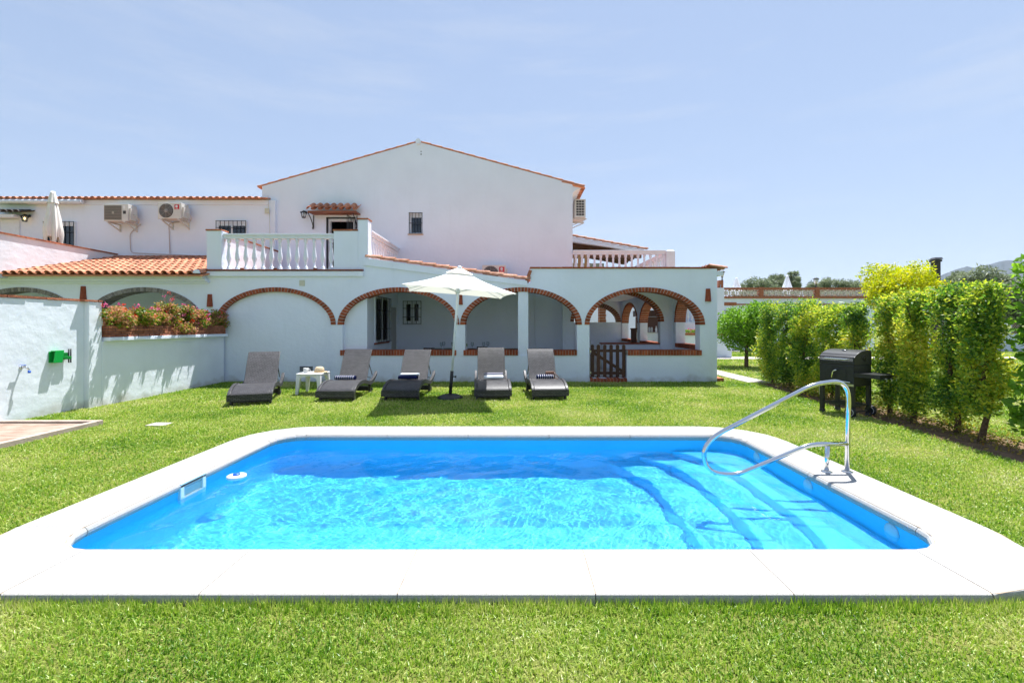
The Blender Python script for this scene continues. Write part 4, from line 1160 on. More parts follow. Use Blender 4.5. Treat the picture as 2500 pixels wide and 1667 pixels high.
# ---------------------------------------------------------------- foliage helpers
def leaves(name, P, size, m, parent=None, seed=0, aspect=.5, up=.3, fold=.25, loc=(0,0,0), droop=0.0, mats=None, midx=None):
    rng = np.random.default_rng(seed); n = len(P)
    d = rng.normal(0, 1, (n,3)); d[:,2] = d[:,2]*.7 + up - droop
    d /= np.linalg.norm(d, axis=1)[:,None]
    r = rng.normal(0, 1, (n,3)); s = np.cross(d, r); s /= np.linalg.norm(s, axis=1)[:,None]
    nr = np.cross(d, s)
    L = (size*rng.uniform(.6, 1.3, n))[:,None]; Wd = L*aspect*.5
    V = np.empty((n,4,3))
    V[:,0] = P; V[:,1] = P + d*L*.45 + s*Wd + nr*Wd*fold; V[:,2] = P + d*L; V[:,3] = P + d*L*.45 - s*Wd + nr*Wd*fold
    b = np.arange(n)[:,None]*4
    T = np.stack([b+[0,1,2], b+[0,2,3]], 1).reshape(-1,3)
    return np_mesh(name, V.reshape(-1,3), T, mats or m, parent, loc, None if midx is None else np.repeat(midx, 2))

def clumps(rng, C, Rd, n, sh=1.0):
    """n points spread over clumps centred at C with radii Rd, thicker towards each clump's skin."""
    C = np.asarray(C, float); Rd = np.asarray(Rd, float)
    w = Rd**2; k = rng.choice(len(C), n, p=w/w.sum())
    v = rng.normal(0, 1, (n,3)); v /= np.linalg.norm(v, axis=1)[:,None]
    r = Rd[k]*rng.uniform(.25, 1.0, n)**.6
    return C[k] + v*r[:,None]*np.array([1,1,sh])

def branch_mb(mb, base, tips, r0, rng, r1=.006, n=6):
    base = Vector(base)
    for t in tips:
        t = Vector(t); mid = base.lerp(t, .5) + Vector(rng.normal(0, .06*(t-base).length, 3))
        mb.tube([base, base.lerp(mid, .55), mid, mid.lerp(t, .55), t], [r0, r0*.8, r0*.6, r0*.4, r1], n, cap=False)

# geraniums in the planter
GB = [(8.35, 9.55, 'sunlit pink geranium bush at the near end of the planter, beside the capped pier', 9),
      (9.5, 10.55, 'tallest pink geranium bush, in the middle of the planter, spilling over its bricks', 10),
      (10.45, 11.05, 'pink geranium bush in the planter between the tallest bush and the shaded one', 11),
      (11.02, 11.85, 'dark shaded geranium bush at the house end of the planter', 12)]
for ya, yb, label, sd in GB:
    rng = np.random.default_rng(sd)
    yc = (ya+yb)/2; tall = {9:.17, 10:.33, 11:.26, 12:.22}[sd]
    B_ = empty('geranium_bush', (-7.78, yc, 1.45), label, 'flowering plant', 'geraniums in the brick planter')
    n = int(6500*(yb-ya))
    C, Rd = [], []
    for i in range(int(44*(yb-ya))):
        y = rng.uniform(ya, yb)
        C.append((-7.72+rng.normal(0,.11), y, 1.50+rng.uniform(0, tall+.06))); Rd.append(rng.uniform(.08,.15))
    if sd == 10:
        for i in range(9): C.append((-7.56+rng.normal(0,.03), 10.25+rng.normal(0,.13), 1.36+rng.uniform(-.02,.14))); Rd.append(.09)
    P = clumps(rng, C, Rd, n)
    P = P[(P[:,1] < Y0-.04) & ((P[:,2] > 1.47) | (P[:,0] > -7.58))]
    leaves('foliage', P, .046, GERAN, B_, sd, .85, .2)
    mb = MB()
    ftips = []
    for i in range(int(34*(yb-ya))):
        c = Vector(C[rng.integers(len(C))])
        t = c + Vector((rng.normal(.02,.06), rng.normal(0,.06), abs(rng.normal(.09,.07))+.05))
        t.y = min(t.y, Y0-.05); ftips.append(t)
        mb.tube([Vector((-7.80, c.y, 1.44)), c, c.lerp(t,.5)+Vector((.01,0,0)), t], .003, 4, cap=False)
    mb.build('stems', mat('geranium_stem', (.30,.13,.08), .7), B_)
    FP, FI = [], []
    for i, t in enumerate(ftips):
        red = 1 if rng.uniform() < .38 else 0
        k = rng.integers(5, 16)
        for _ in range(k): FP.append(t + Vector(rng.normal(0, .019, 3))); FI.append(red)
    leaves('blossoms', np.array([tuple(v) for v in FP]), .027, None, B_, sd+50, .9, .3, mats=[PETALP, PETALR], midx=np.array(FI))

# hedge along the right-hand side: separate shrubs in a row
def shrub(name, x, y, w, d, h, n, lf, m, label, cat, seed, group=None, z0=.18, trunk=.03, aspect=.5, taper=.12):
    rng = np.random.default_rng(seed)
    S = empty(name, (x, y, 0), label, cat, group)
    C, Rd = [], []
    k = int(46*h)
    for i in range(k):
        z = z0 + (h-z0)*(i+.5)/k
        f = 1 - taper*abs(z/h-.55)*2
        C.append((x+rng.normal(0,.36)*w*f*.62, y+rng.normal(0,.36)*d*f*.62, z+rng.normal(0,.04))); Rd.append(rng.uniform(.10,.21)*(w/.7)**.5)
    P = clumps(rng, C, Rd, n, 1.1)
    P = P[(P[:,2] > .03) & (P[:,2] < h*(1+.03*rng.normal(0,1,n))) & (np.abs(P[:,0]-x) < w*(.56+.05*rng.normal(0,1,n))) & (np.abs(P[:,1]-y) < d*(.56+.05*rng.normal(0,1,n)))]
    leaves('foliage', P, lf, m, S, seed, aspect, .25)
    mb = MB()
    z1 = h*.62
    wob = [(x+rng.normal(0,.02), y+rng.normal(0,.02), z) for z in np.linspace(-.02, z1, 7)]
    mb.tube(wob, [trunk*1.25]+[trunk*(1-.1*i) for i in range(6)], 8, cap=False)
    for c in rng.permutation(np.array(C))[:9]:
        b = wob[rng.integers(2, 7)]
        branch_mb(mb, b, [c], trunk*.35, rng, .004, 5)
    mb.build('trunk', BARK, S)
    return S
HG = 'shrubs of the clipped hedge'
HS = [(11.6,'farthest hedge shrub, dark and dense, beside the stone path end'), (10.75,'dark dense hedge shrub second from the path'), (9.95,'hedge shrub third from the path, dark lower down'),
      (9.1,'hedge shrub with yellow new leaves left of the black grill'), (8.25,'hedge shrub directly behind the left side of the black grill'), (7.45,'hedge shrub directly behind the grill lid vent'),
      (6.85,'hedge shrub just right of the grill side table'), (6.25,'tall narrow hedge shrub second from the bare trunk'), (5.72,'tall yellow-green hedge shrub with a bare crooked trunk, nearest the camera')]
for i, (y, label) in enumerate(HS):
    x = HEDGE_X(y)
    far = y > 8.6
    shrub('hedge_shrub', x + (.04 if i % 2 else -.03), y, .62 if far else .48, .95 if far else .47, [2.05,2.0,2.02,1.88,1.86,1.98,2.02,2.03,2.02][i], 13000 if far else 11000, .056 if far else .052, HEDGE2 if i in (3, 6, 8) else HEDGE, label, 'shrub', 30+i, HG,
          z0=.12 if far else (.22 if y > 6 else .40), trunk=.025 if far else .032, taper=.1 if far else .2)
# big-leaved shrub at the frame edge
shrub('broadleaf_shrub', 6.11, 5.22, .40, .40, 2.30, 2400, .11, CITRUS, 'large-leaved green shrub at the right edge of the lawn', 'shrub', 60, None, z0=.3, trunk=.03, aspect=.62, taper=-.2)
# low weeds under the hedge
rng = np.random.default_rng(61)
yy = rng.uniform(4.6, 11.2, 3800); P = np.stack([6.0+.1*(yy-6)+rng.normal(.12,.22,3800), yy, rng.uniform(.0,.16,3800)**1.2], -1)
tag(leaves('undergrowth', P, .05, leaf_mat('weed', [(0,(.10,.13,.02)),(.6,(.26,.24,.04)),(1,(.36,.16,.05))], 2.5), None, 62, .45, .4), 'yellowing weeds and fallen leaves along the hedge foot', 'weeds', kind='stuff')

# ---------------------------------------------------------------- trees
def tree(name, x, y, h, crown_r, crown_z, n, lf, m, label, cat, seed, group=None, nclump=26, sh=.9, trunk=.09, aspect=.5, cr=(.22,.42), up=.2):
    rng = np.random.default_rng(seed)
    Tn = empty(name, (x, y, 0), label, cat, group)
    C, Rd = [], []
    for i in range(nclump):
        v = rng.normal(0, 1, 3); v /= np.linalg.norm(v); r = rng.uniform(.35, .86)
        C.append((x+v[0]*crown_r*r, y+v[1]*crown_r*r, crown_z+v[2]*(h-crown_z)*r*.95)); Rd.append(crown_r*rng.uniform(*cr))
    P = clumps(rng, C, Rd, n, sh)
    leaves('crown', P, lf, m, Tn, seed, aspect, up)
    mb = MB()
    top = Vector((x+rng.normal(0,.1), y, crown_z))
    mb.tube([(x,y,-.05),(x+rng.normal(0,.04)*h*.2,y,crown_z*.5),top], [trunk*1.3, trunk, trunk*.8], 8, cap=False)
    branch_mb(mb, top, [C[i] for i in rng.permutation(nclump)[:10]], trunk*.5, rng, .012)
    mb.build('trunk', BARK, Tn)
    return Tn
p = at(1822, 800, 16.0)
tree('citrus_tree', p.x, 16.0, fz(738,16.0), .98, 1.40, 12000, .10, CITRUS, 'small round bright green tree behind the far end of the hedge', 'tree', 70, None, 40, 1.0, trunk=.06, cr=(.3,.5))
p = at(2210, 680, 13.5)
tree('golden_tree', p.x, 13.5, fz(628,13.5), 1.18, 2.60, 19000, .085, YELLOW, 'rounded golden yellow tree rising above the hedge', 'tree', 71, None, 44, .9, trunk=.07, up=.5, cr=(.26,.40))
OG = 'grey-green olive trees beyond the garden'
for i, (px, pt, pb, Y, wpx, label) in enumerate(((1862,676,720,46,75,'low grey-green olive tree between the two folded white parasols'), (1905,664,715,48,55,'olive tree right behind the second folded parasol'), (1935,657,720,44,32,'tallest narrow olive tree just right of the second folded parasol'),
        (2010,672,722,50,60,'low olive tree behind the middle of the lattice parapet'), (2070,684,724,50,70,'olive tree behind the right end of the lattice parapet'), (1815,693,725,52,45,'lowest olive tree at the left end of the lattice parapet'),
        (2330,660,740,34,55,'dark olive tree right of the dark chimney, below the hills'), (2410,646,760,30,110,'large pale olive tree below the hill tops on the right'), (2480,680,790,26,90,'olive tree at the right edge of the view'), (2560,640,790,28,130,'olive tree just outside the right edge'))):
    c = at(px, (pt+pb)/2, Y); top = fz(pt, Y)
    tree('olive_tree', c.x, Y, top, wpx/F*Y*.62, max(1.5, fz((pt+pb)/2+6, Y)), 7500, .26, OLIVE, label, 'tree', 80+i, OG, 30, .85, trunk=.18, aspect=.3, cr=(.2,.42))
# palm behind the hedge
PT = empty('palm', (at(2015,740,15).x, 15, 0), 'small green palm with arching fronds behind the hedge', 'palm')
rng = np.random.default_rng(5); V, T = [], []
c = Vector((at(2015,740,15).x, 15, fz(764,15)))
for i in range(26):
    a = rng.uniform(0, 6.28); el = rng.uniform(.2, 1.2); L_ = rng.uniform(.7, 1.05)
    d = Vector((math.cos(a), math.sin(a), 0)); prev = c
    for k in range(1, 15):
        t = k/14; p = c + d*(L_*t*math.cos(el*.8)) + Vector((0,0,L_*(math.sin(el)*t*1.0-.55*t*t)))
        for sgn in (-1, 1):
            s = d.cross(Vector((0,0,1)))*sgn; tip = p + s*(.20*(1-.6*t)) + d*.1 + Vector((0,0,-.05))
            b = len(V); V += [tuple(prev), tuple(p), tuple(tip)]; T.append((b,b+1,b+2))
        prev = p
np_mesh('fronds', V, T, PALM, PT)
mb = MB(); mb.tube([(c.x,c.y,0),(c.x,c.y,c.z)], [.13,.09], 8); mb.build('trunk', BARK, PT)

# ---------------------------------------------------------------- hills
rng = np.random.default_rng(12)
ridge = [(1200,772),(1700,752),(2000,720),(2109,690),(2200,690),(2260,684),(2319,661),(2347,650),(2391,651),(2420,641),(2450,632),(2488,633),(2560,640),(2700,655),(3000,690),(3600,740),(4300,775)]
nxh, nyh = 260, 60
pxs = np.linspace(1200, 4300, nxh)
YH_ = 3000.0
crest = EH + (CY - np.interp(pxs, [r[0] for r in ridge], [r[1] for r in ridge]))/F*YH_
Xh = (pxs - CX)/F*YH_
V = []
for j in range(nyh):
    t = j/(nyh-1); yv = 2100 + t*1800
    prof_ = max(0.0, 1-abs(yv-YH_)/900.0)**.9
    zz = crest*prof_ + (np.sin(Xh*.011+j*.5)+np.sin(Xh*.023-j*.8)+rng.normal(0,.35,nxh))*9*min(1, prof_*2)*(prof_ < .97) - 4
    V.append(np.stack([Xh*(yv/YH_)**.3, np.full(nxh, yv), zz], -1))
V = np.concatenate(V); idx = np.arange(nxh*nyh).reshape(nyh, nxh)
T = np.concatenate([np.stack([idx[:-1,:-1], idx[:-1,1:], idx[1:,1:]], -1).reshape(-1,3), np.stack([idx[:-1,:-1], idx[1:,1:], idx[1:,:-1]], -1).reshape(-1,3)])
tag(np_mesh('hills', V, T, mat('hill_scrub', (.06,.065,.055), .95, (.03,.04,.03), .012, 6, spec=0), smooth=True), kind='structure')

# ---------------------------------------------------------------- white annexe with lattice parapet
YA = 26.6
AN = empty('annexe', (16, YA+2, 0), 'low white annexe with a lattice-block roof parapet beyond the hedge', 'building')
xa0, xa1 = at(1752,0,YA).x-3.0, at(2135,0,YA).x
zpb, zpt = fz(726,YA), fz(703,YA)
mb = MB(); mb.box(xa0, xa1, YA, YA+6, -.1, zpb-.06); mb.build('wall', PLASTER, AN)
mb = MB(); mb.box(xa0, xa1, YA-.08, YA+.25, zpb-.06, zpb+.06); mb.build('brick_band', ROUGHBRICK, AN)
mb = MB(); mb.box(xa0, xa1, YA-.04, YA+.22, zpt-.10, zpt+.02); mb.build('brick_rail', ROUGHBRICK, AN)
for px in (1760, 1858, 1995, 2128):
    x = at(px,0,YA).x; mb = MB(); mb.box(x-.12, x+.12, YA-.06, YA+.23, zpb-.03, zpt+(.45 if px == 1760 else .04)); mb.build('brick_pier', ROUGHBRICK, AN)
def lattice(x0, x1):
    mb = MB(); h = zpt-.10-(zpb+.06); n = round((x1-x0)/h); st = (x1-x0)/n; y = YA+.07
    for i in range(n):
        u = x0+i*st; z0_, z1_ = zpb+.06, zpt-.10
        for a, b in (((u,z0_),(u+st,z1_)), ((u,z1_),(u+st,z0_)), ((u,z0_),(u,z1_)), ((u+st/2,z0_),(u+st/2,z1_)), ((u,(z0_+z1_)/2),(u+st,(z0_+z1_)/2))):
            mb.bar((a[0],y,a[1]), (b[0],y,b[1]), .035, .10, (0,1,0))
        mb.lathe([(.09,-.06),(.09,.06)], (u+st/2, y, (z0_+z1_)/2), 8, 'y')
    mb.build('lattice_block', mat('lattice_stone', (.60,.55,.47), .85), AN)
xs_ = [at(px,0,YA).x for px in (1760,1858,1995,2128)]
for a, b in zip(xs_[:-1], xs_[1:]): lattice(a+.12, b-.12)
mb = MB(); mb.box(xa0+.6, at(1798,0,YA).x, YA-.02, YA, fz(746,YA), fz(738,YA)); mb.box(at(1760,0,YA).x, xa1, YA-.03, YA, fz(744,YA)-.02, fz(744,YA)+.06); mb.build('brick_course', ROUGHBRICK, AN)
mb = MB(); x = at(1758,0,YA).x; mb.tube(bez([(x,YA-.05,zpt+.2),(x,YA-.05,fz(756,YA)),(x+.6,YA-.05,fz(761,YA))], .2), .03, 6); mb.build('pipe', DULLSTEEL, AN)
for px, lb in ((1763,'small black lantern on the tall brick pier at the left end of the lattice parapet'), (1992,'small black lantern on the lattice parapet between parasol and yellow tree')):
    p = at(px, 0, YA+.08); z = zpt+(.45 if px == 1763 else .04)
    Lp = empty('pier_lantern', (p.x, p.y, z), lb, 'lantern', 'lanterns on the lattice parapet')
    mb = MB(); mb.lathe([(.10,0),(.05,.03),(.03,.05),(.03,.16),(.07,.20)], (p.x,p.y,z), 10); mb.lathe([(.20,.50),(.03,.58),(.0,.60)], (p.x,p.y,z), 8); mb.build('post', BLACKIRON, Lp)
    mb = MB(); mb.lathe([(.07,.20),(.16,.50)], (p.x,p.y,z), 8); mb.build('glass', mat('milk_glass', (.6,.6,.58), .2), Lp)

def folded_parasol(x, y, z0, zt, r, label, fancy=False, canvas=CANVAS, group='folded parasols', seed=1, pole_to=None, lob=8):
    U = empty('folded_parasol', (x, y, z0 if pole_to is None else pole_to), label, 'parasol', group)
    rng = np.random.default_rng(seed)
    mb = MB(); n = 48; rows = 18; vs = []; h = zt-z0
    ph = rng.uniform(0, 6.28, 5)
    for j in range(rows):
        t = j/(rows-1)
        rr = r*(.16+.84*min(1, t*1.05)**.9) * (1-.32*max(0, t-.80)/.20)
        for i in range(n):
            a = 2*math.pi*i/n
            fold = 1+.36*t**.5*(.6*math.cos(lob*a+ph[0]+t*1.2)+.4*math.cos((lob-3)*a+ph[1]))
            dz = 0 if t < .6 else -h*.16*max(0,math.cos(4*a+ph[2]))*(t-.6)/.4
            vs.append((x+rr*fold*math.cos(a), y+rr*fold*math.sin(a), zt-h*t*.84+dz))
    fs = [(j*n+i, j*n+(i+1) % n, (j+1)*n+(i+1) % n, (j+1)*n+i) for j in range(rows-1) for i in range(n)]
    mb.add(vs, fs, True); mb.add(vs[:n], [tuple(range(n))]); mb.build('canopy', canvas, U)
    if fancy:
        mb = MB(); vs = []
        for j in range(6):
            t = j/5
            for i in range(n):
                a = 2*math.pi*i/n; rr = r*(.22+.33*t)*(1+.12*math.cos(8*a+ph[3])*t)
                vs.append((x+rr*math.cos(a), y+rr*math.sin(a), zt+.015-h*.22*t))
        mb.add(vs, [(j*n+i, j*n+(i+1) % n, (j+1)*n+(i+1) % n, (j+1)*n+i) for j in range(5) for i in range(n)], True); mb.add(vs[:n], [tuple(range(n))]); mb.build('vent_cap', canvas, U)
    pz = pole_to if pole_to is not None else z0-.8
    mb = MB(); mb.tube([(x,y,pz),(x,y,zt-.02)], .02, 8); mb.build('pole', PLASTIC, U)
p = at(129, 0, 13.5); folded_parasol(p.x, 13.5, fz(600,13.5), fz(469,13.5), .225, 'folded ivory parasol on the left roof terrace in front of the wing window', True, IVORYCANVAS, None, 6, 2.95)
for px, pt, lb in ((1798,678,'left folded white parasol above the lattice parapet'), (1922,672,'right folded white parasol above the lattice parapet')):
    p = at(px, 0, 29.0); folded_parasol(p.x, 29.0, fz(722,29.0), fz(pt,29.0), .30, lb, False, CANVAS, 'folded parasols on the annexe roof', 7+px, zpb-.06)
# dark chimney behind the golden tree
Y = 22.0; p = at(2284, 0, Y)
CH = empty('chimney_stack', (p.x, Y, 0), 'dark metal chimney with a cowl behind the golden tree', 'chimney')
mb = MB(); mb.box(p.x-.13, p.x+.13, Y-.13, Y+.13, 0, fz(640,Y)); mb.build('flue', mat('chimney_dark', (.045,.04,.038), .7, (.03,.03,.03), 6), CH)
mb = MB(); mb.box(p.x-.17, p.x+.17, Y-.17, Y+.17, fz(640,Y)+.01, fz(635,Y)); mb.hexa([(p.x-.20,Y-.2,fz(634,Y)),(p.x+.20,Y-.2,fz(634,Y)),(p.x+.20,Y+.2,fz(634,Y)),(p.x-.20,Y+.2,fz(634,Y))], [(p.x-.1,Y-.1,fz(629,Y)),(p.x+.22,Y-.1,fz(629,Y)),(p.x+.22,Y+.1,fz(629,Y)),(p.x-.1,Y+.1,fz(629,Y))]); mb.build('cowl', BLACKIRON, CH)

# low boundary wall with chain-link fence beyond the hedge
BW = empty('boundary_wall', (28, 25.5, 0), 'low white boundary wall topped by a chain-link fence, seen past the hedge end', 'wall')
mb = MB(); mb.box(xa1, 40, 25.4, 25.6, -.1, fz(815,25.4)); mb.build('wall_body', PLASTER, BW)
mb = MB()
for i in range(15): x = 21.5+i*1.3; mb.tube([(x,25.5,fz(815,25.4)),(x,25.5,fz(783,25.4))], .025, 6)
mb.build('post', DULLSTEEL, BW)
mb = MB(); z0_, z1_ = fz(815,25.4), fz(784,25.4); h = z1_-z0_
for i in range(140):
    x = 21.5+i*.13
    mb.add([(x-.006,25.5,z0_),(x+.006,25.5,z0_),(x+h+.006,25.5,z1_),(x+h-.006,25.5,z1_)], [(0,1,2,3)]); mb.add([(x-.006,25.51,z1_),(x+.006,25.51,z1_),(x+h+.006,25.51,z0_),(x+h-.006,25.51,z0_)], [(0,1,2,3)])
mb.build('chain_mesh', DULLSTEEL, BW)

# ---------------------------------------------------------------- outdoor kitchen and stair seen through the arches
KT = empty('outdoor_kitchen', (8.6, 24, 0), 'white outdoor kitchen counter with brown oven hood seen through the arches', 'kitchen')
a, b = at(1576,0,21.6), at(1612,0,21.6)
mb = MB(); mb.box(6.0, 8.0, 22.0, 22.7, 0, fz(811,22)-.04); mb.build('counter', WHITE, KT)
mb = MB(); mb.box(5.95, 8.05, 21.95, 22.75, fz(811,22)-.038, fz(811,22)); mb.build('worktop', mat('worktop', (.5,.47,.44), .5), KT)
mb = MB(); mb.box(6.1, 7.3, 22.5, 23.2, fz(811,22), fz(773,22)); mb.build('oven', mat('oven_brown', (.10,.045,.03), .6), KT)
mb = MB(); mb.box(6.0, 7.5, 22.3, 23.3, fz(772,22), fz(757,22)); mb.build('hood', WOODBROWN, KT)
tile_roof('roof', (5.9, 22.2, fz(756,22)), (1,0,0), (0,-1,-.6), 8, 3, mats=PALETILE, parent=KT)
for px, lb in ((1585,'left glass jar on the outdoor kitchen counter'), (1591,'right glass jar on the outdoor kitchen counter')):
    p = at(px, 0, 22.2); z = fz(811,22)
    J = empty('glass_jar', (p.x, 22.2, z), lb, 'jar', 'glass jars on the outdoor kitchen counter')
    mb = MB(); mb.lathe([(.05,.001),(.055,.02),(.055,.18),(.04,.21)], (p.x,22.2,z), 14); mb.build('body', mat('jar_glass', (.45,.46,.46), .1), J)
    mb = MB(); mb.lathe([(.045,.211),(.045,.24),(0,.245)], (p.x,22.2,z), 14); mb.build('lid', DULLSTEEL, J)
p = at(1602, 0, 22.15); z = fz(811,22)
BT = empty('bottle', (p.x, 22.15, z), 'white plastic bottle beside the jars on the kitchen counter', 'bottle')
mb = MB(); mb.lathe([(.045,.001),(.05,.02),(.05,.16),(.025,.22),(.02,.25)], (p.x,22.15,z), 14); mb.build('body', PLASTIC, BT)
mb = MB(); mb.lathe([(.022,.251),(.022,.30),(0,.305)], (p.x,22.15,z), 10); mb.build('cap', PLASTIC, BT)
# stair block with balustrade to the right of it
SB = empty('stair_block', (9.5, 24, 0), 'white stair block with balustrade seen through the right-hand side arch', 'stair')
YS = 20.5
mb = MB(); a, b = at(1646,0,YS), at(1722,0,YS)
mb.box(a.x-.1, b.x+1.5, YS+1.4, YS+1.7, 0, 3.3); mb.box(a.x-.1, b.x+1.2, YS, YS+.5, 0, fz(813,YS)-.1); mb.build('wall', PLASTER, SB)
mb = MB(); mb.box(a.x-.15, b.x+1.2, YS-.05, YS+.55, fz(813,YS)-.099, fz(813,YS)); mb.build('brick_top', ROUGHBRICK, SB)
mb = MB(); mb.box(at(1649,0,YS+.9).x, at(1661,0,YS+.9).x, YS+.8, YS+1.1, 0, fz(752,YS+.9)); mb.build('brick_pier', ROUGHBRICK, SB)
x0_ = at(1664,0,YS+1).x
balustrade((x0_, YS+1.0, 0), (x0_+1.0, YS+1.0, 0), 5, fz(788,YS+1), fz(746,YS+1)-fz(788,YS+1), parent=SB)
mb = MB(); mb.box(at(1661,0,YS+1).x, x0_+1.3, YS+.85, YS+1.2, 0, fz(788,YS+1)); mb.build('stair_wall', PLASTER, SB)
rng = np.random.default_rng(90)
p = at(1662, 0, YS+.25)
G2 = empty('geranium_pot_row', (p.x, YS+.25, fz(813,YS)), 'low pink geraniums on the brick-topped wall seen through the side arch', 'flowering plant')
P = np.stack([rng.uniform(p.x-.15, p.x+.75, 700), YS+.25+rng.normal(0,.06,700), fz(813,YS)+rng.uniform(0,.14,700)], -1)
leaves('foliage', P, .05, CITRUS, G2, 91, .8); leaves('blossoms', P[::7]+np.array([0,-.02,.06]), .05, PETALP, G2, 92, .9)
# blue parasol strut and brick chimney seen through the rear arch
mb = MB(); Y = 24.5
for i in range(22): mb.box(at(1464,0,Y).x, at(1479,0,Y).x+.02*(i % 2), Y, Y+.5, .0+.15*i, .13+.15*i)
mb.mi = 1; mb.box(at(1464,0,Y).x+.01, at(1479,0,Y).x-.0, Y+.01, Y+.49, 0, 3.3)
tag(mb.build('brick_column', [ROUGHBRICK, MORTAR], recalc=False), 'red brick column behind the rear porch arch', 'column')
mb = MB(); mb.box(2.0, 12, 27.0, 27.2, 0, 3.0); tag(mb.build('white_wall', PLASTER), 'plain white wall beyond the rear porch arch', 'wall')
# rubbish post and wooden stand inside the right porch
p = at(1548, 0, 17.0)
mb = MB(); mb.box(p.x-.09, p.x+.09, 16.95, 17.15, .1, fz(804,17.0)); mb.box(p.x-.11, p.x+.11, 16.93, 17.17, fz(804,17.0)+.001, fz(803,17.0)+.03)
tag(mb.build('wooden_stand', WOODBROWN, bevel=.006), 'dark brown wooden stand inside the right-hand porch', 'stand')

# terrace furniture at the back right
Y = 17.5
for px0, px1, lb in ((1400,1408,'narrow tan bamboo screen panel next to the gable wall'), (1411,1424,'wide tan bamboo screen panel behind the first balusters'), (1427,1437,'tan bamboo screen panel farthest from the gable wall')):
    mb = MB(); mb.box(at(px0,0,Y).x, at(px1,0,Y).x, Y, Y+.04, 2.94, fz(623,Y)); tag(mb.build('bamboo_screen', BAMBOO), lb, 'screen', 'bamboo screens on the roof terrace')
TT = empty('terrace_table', (at(1492,0,18.5).x, 18.5, 2.93), 'brown wooden table on the right roof terrace behind the balustrade', 'table')
a, b = at(1462,0,18.5).x, at(1512,0,18.5).x
mb = MB(); mb.box(a, b, 18.2, 18.9, 3.66, 3.72); mb.build('top', WOODBEAM, TT)
for x in (a+.06, b-.06):
    for y in (18.26, 18.84):
        mb = MB(); mb.box(x-.035, x+.035, y-.035, y+.035, 2.93, 3.66); mb.build('leg', WOODBEAM, TT)
mb = MB(); x = at(1524,0,18.3).x; mb.box(x-.25,x+.2,18.1,18.5,3.36,3.40); ST = mb.build('terrace_stool', WOODBEAM); tag(ST, 'brown wooden stool beside the roof terrace table', 'stool')
for sx, sy in ((-.2,18.14),(.15,18.14),(-.2,18.46),(.15,18.46)):
    m2 = MB(); m2.box(x+sx-.02, x+sx+.02, sy-.02, sy+.02, 2.93, 3.36); m2.build('leg', WOODBEAM, ST)

# ---------------------------------------------------------------- dining set in the porch
DT = empty('dining_table', (-.5, 13.4, .1), 'dining table laid for a meal in the shade of the porch', 'table')
mb = MB(); mb.box(-2.0, 1.0, 12.95, 13.9, .735, .775); mb.build('top', WOODBEAM, DT)
for x in (-1.9, .9):
    for y in (13.05, 13.8):
        mb = MB(); mb.box(x-.04, x+.04, y-.04, y+.04, .10, .735); mb.build('leg', WOODBEAM, DT)
GPOS = [(1077.5,13.2,'wine glass second from the left on the porch table'), (1083.5,13.6,'wine glass standing behind the leftmost pair on the porch table'), (1105,13.3,'wine glass beside the parasol pole on the porch table'),
        (1153,13.2,'wine glass just right of the white vase'), (1181,13.2,'wine glass third from the right arch pillar'), (1191,13.6,'rightmost wine glass on the porch table')]
gl0 = None
for px, y, lb in GPOS:
    x = at(px,0,y).x
    if gl0 is None:
        mb = MB(); mb.lathe([(.036,0),(.034,.004),(.006,.008),(.005,.085),(.02,.10),(.042,.14),(.043,.17),(.034,.215),(.032,.215),(.040,.17),(.039,.14),(.018,.104),(.0,.095)], (x,y,.776), 16)
        g_ = mb.build('wine_glass', GLASSM, loc=(x,y,.776)); gl0 = g_
    else:
        g_ = gl0.copy(); COL.objects.link(g_); g_.location = (x, y, .776)
    tag(g_, lb, 'wine glass', 'wine glasses on the porch table')
for px, y, lb in ((1068,13.2,'stacked plates at the left end of the porch table'), (1094,13.3,'stacked plates beside the parasol pole on the porch table'), (1172,13.2,'dark stacked plates at the right end of the porch table')):
    x = at(px,0,y).x; mb = MB()
    mb.lathe([(0,.001),(.10,.001),(.155,.016),(.16,.02),(.10,.012),(0,.012)], (x,y,.776), 24); mb.lathe([(0,.021),(.08,.021),(.125,.034),(.13,.038),(.08,.03),(0,.03)], (x,y,.776), 24)
    tag(mb.build('plate_stack', mat('plate_'+str(px), (.05,.055,.06) if px == 1172 else (.30,.34,.30), .3)), lb, 'plates', 'plates on the porch table')
x = at(1139,0,13.1).x
VS = empty('flower_vase', (x,13.1,.776), 'small white vase with a green sprig behind the arcade pier', 'vase')
mb = MB(); mb.lathe([(.02,0),(.03,.03),(.026,.07),(.012,.10),(.016,.115)], (x,13.1,.776), 14); mb.build('body', PLASTIC, VS)
rng = np.random.default_rng(3); leaves('sprig', np.array([(x,13.1,.89)])+rng.normal(0,.012,(40,3))*np.array([1,1,2]), .05, CITRUS, VS, 4, .4, .8)
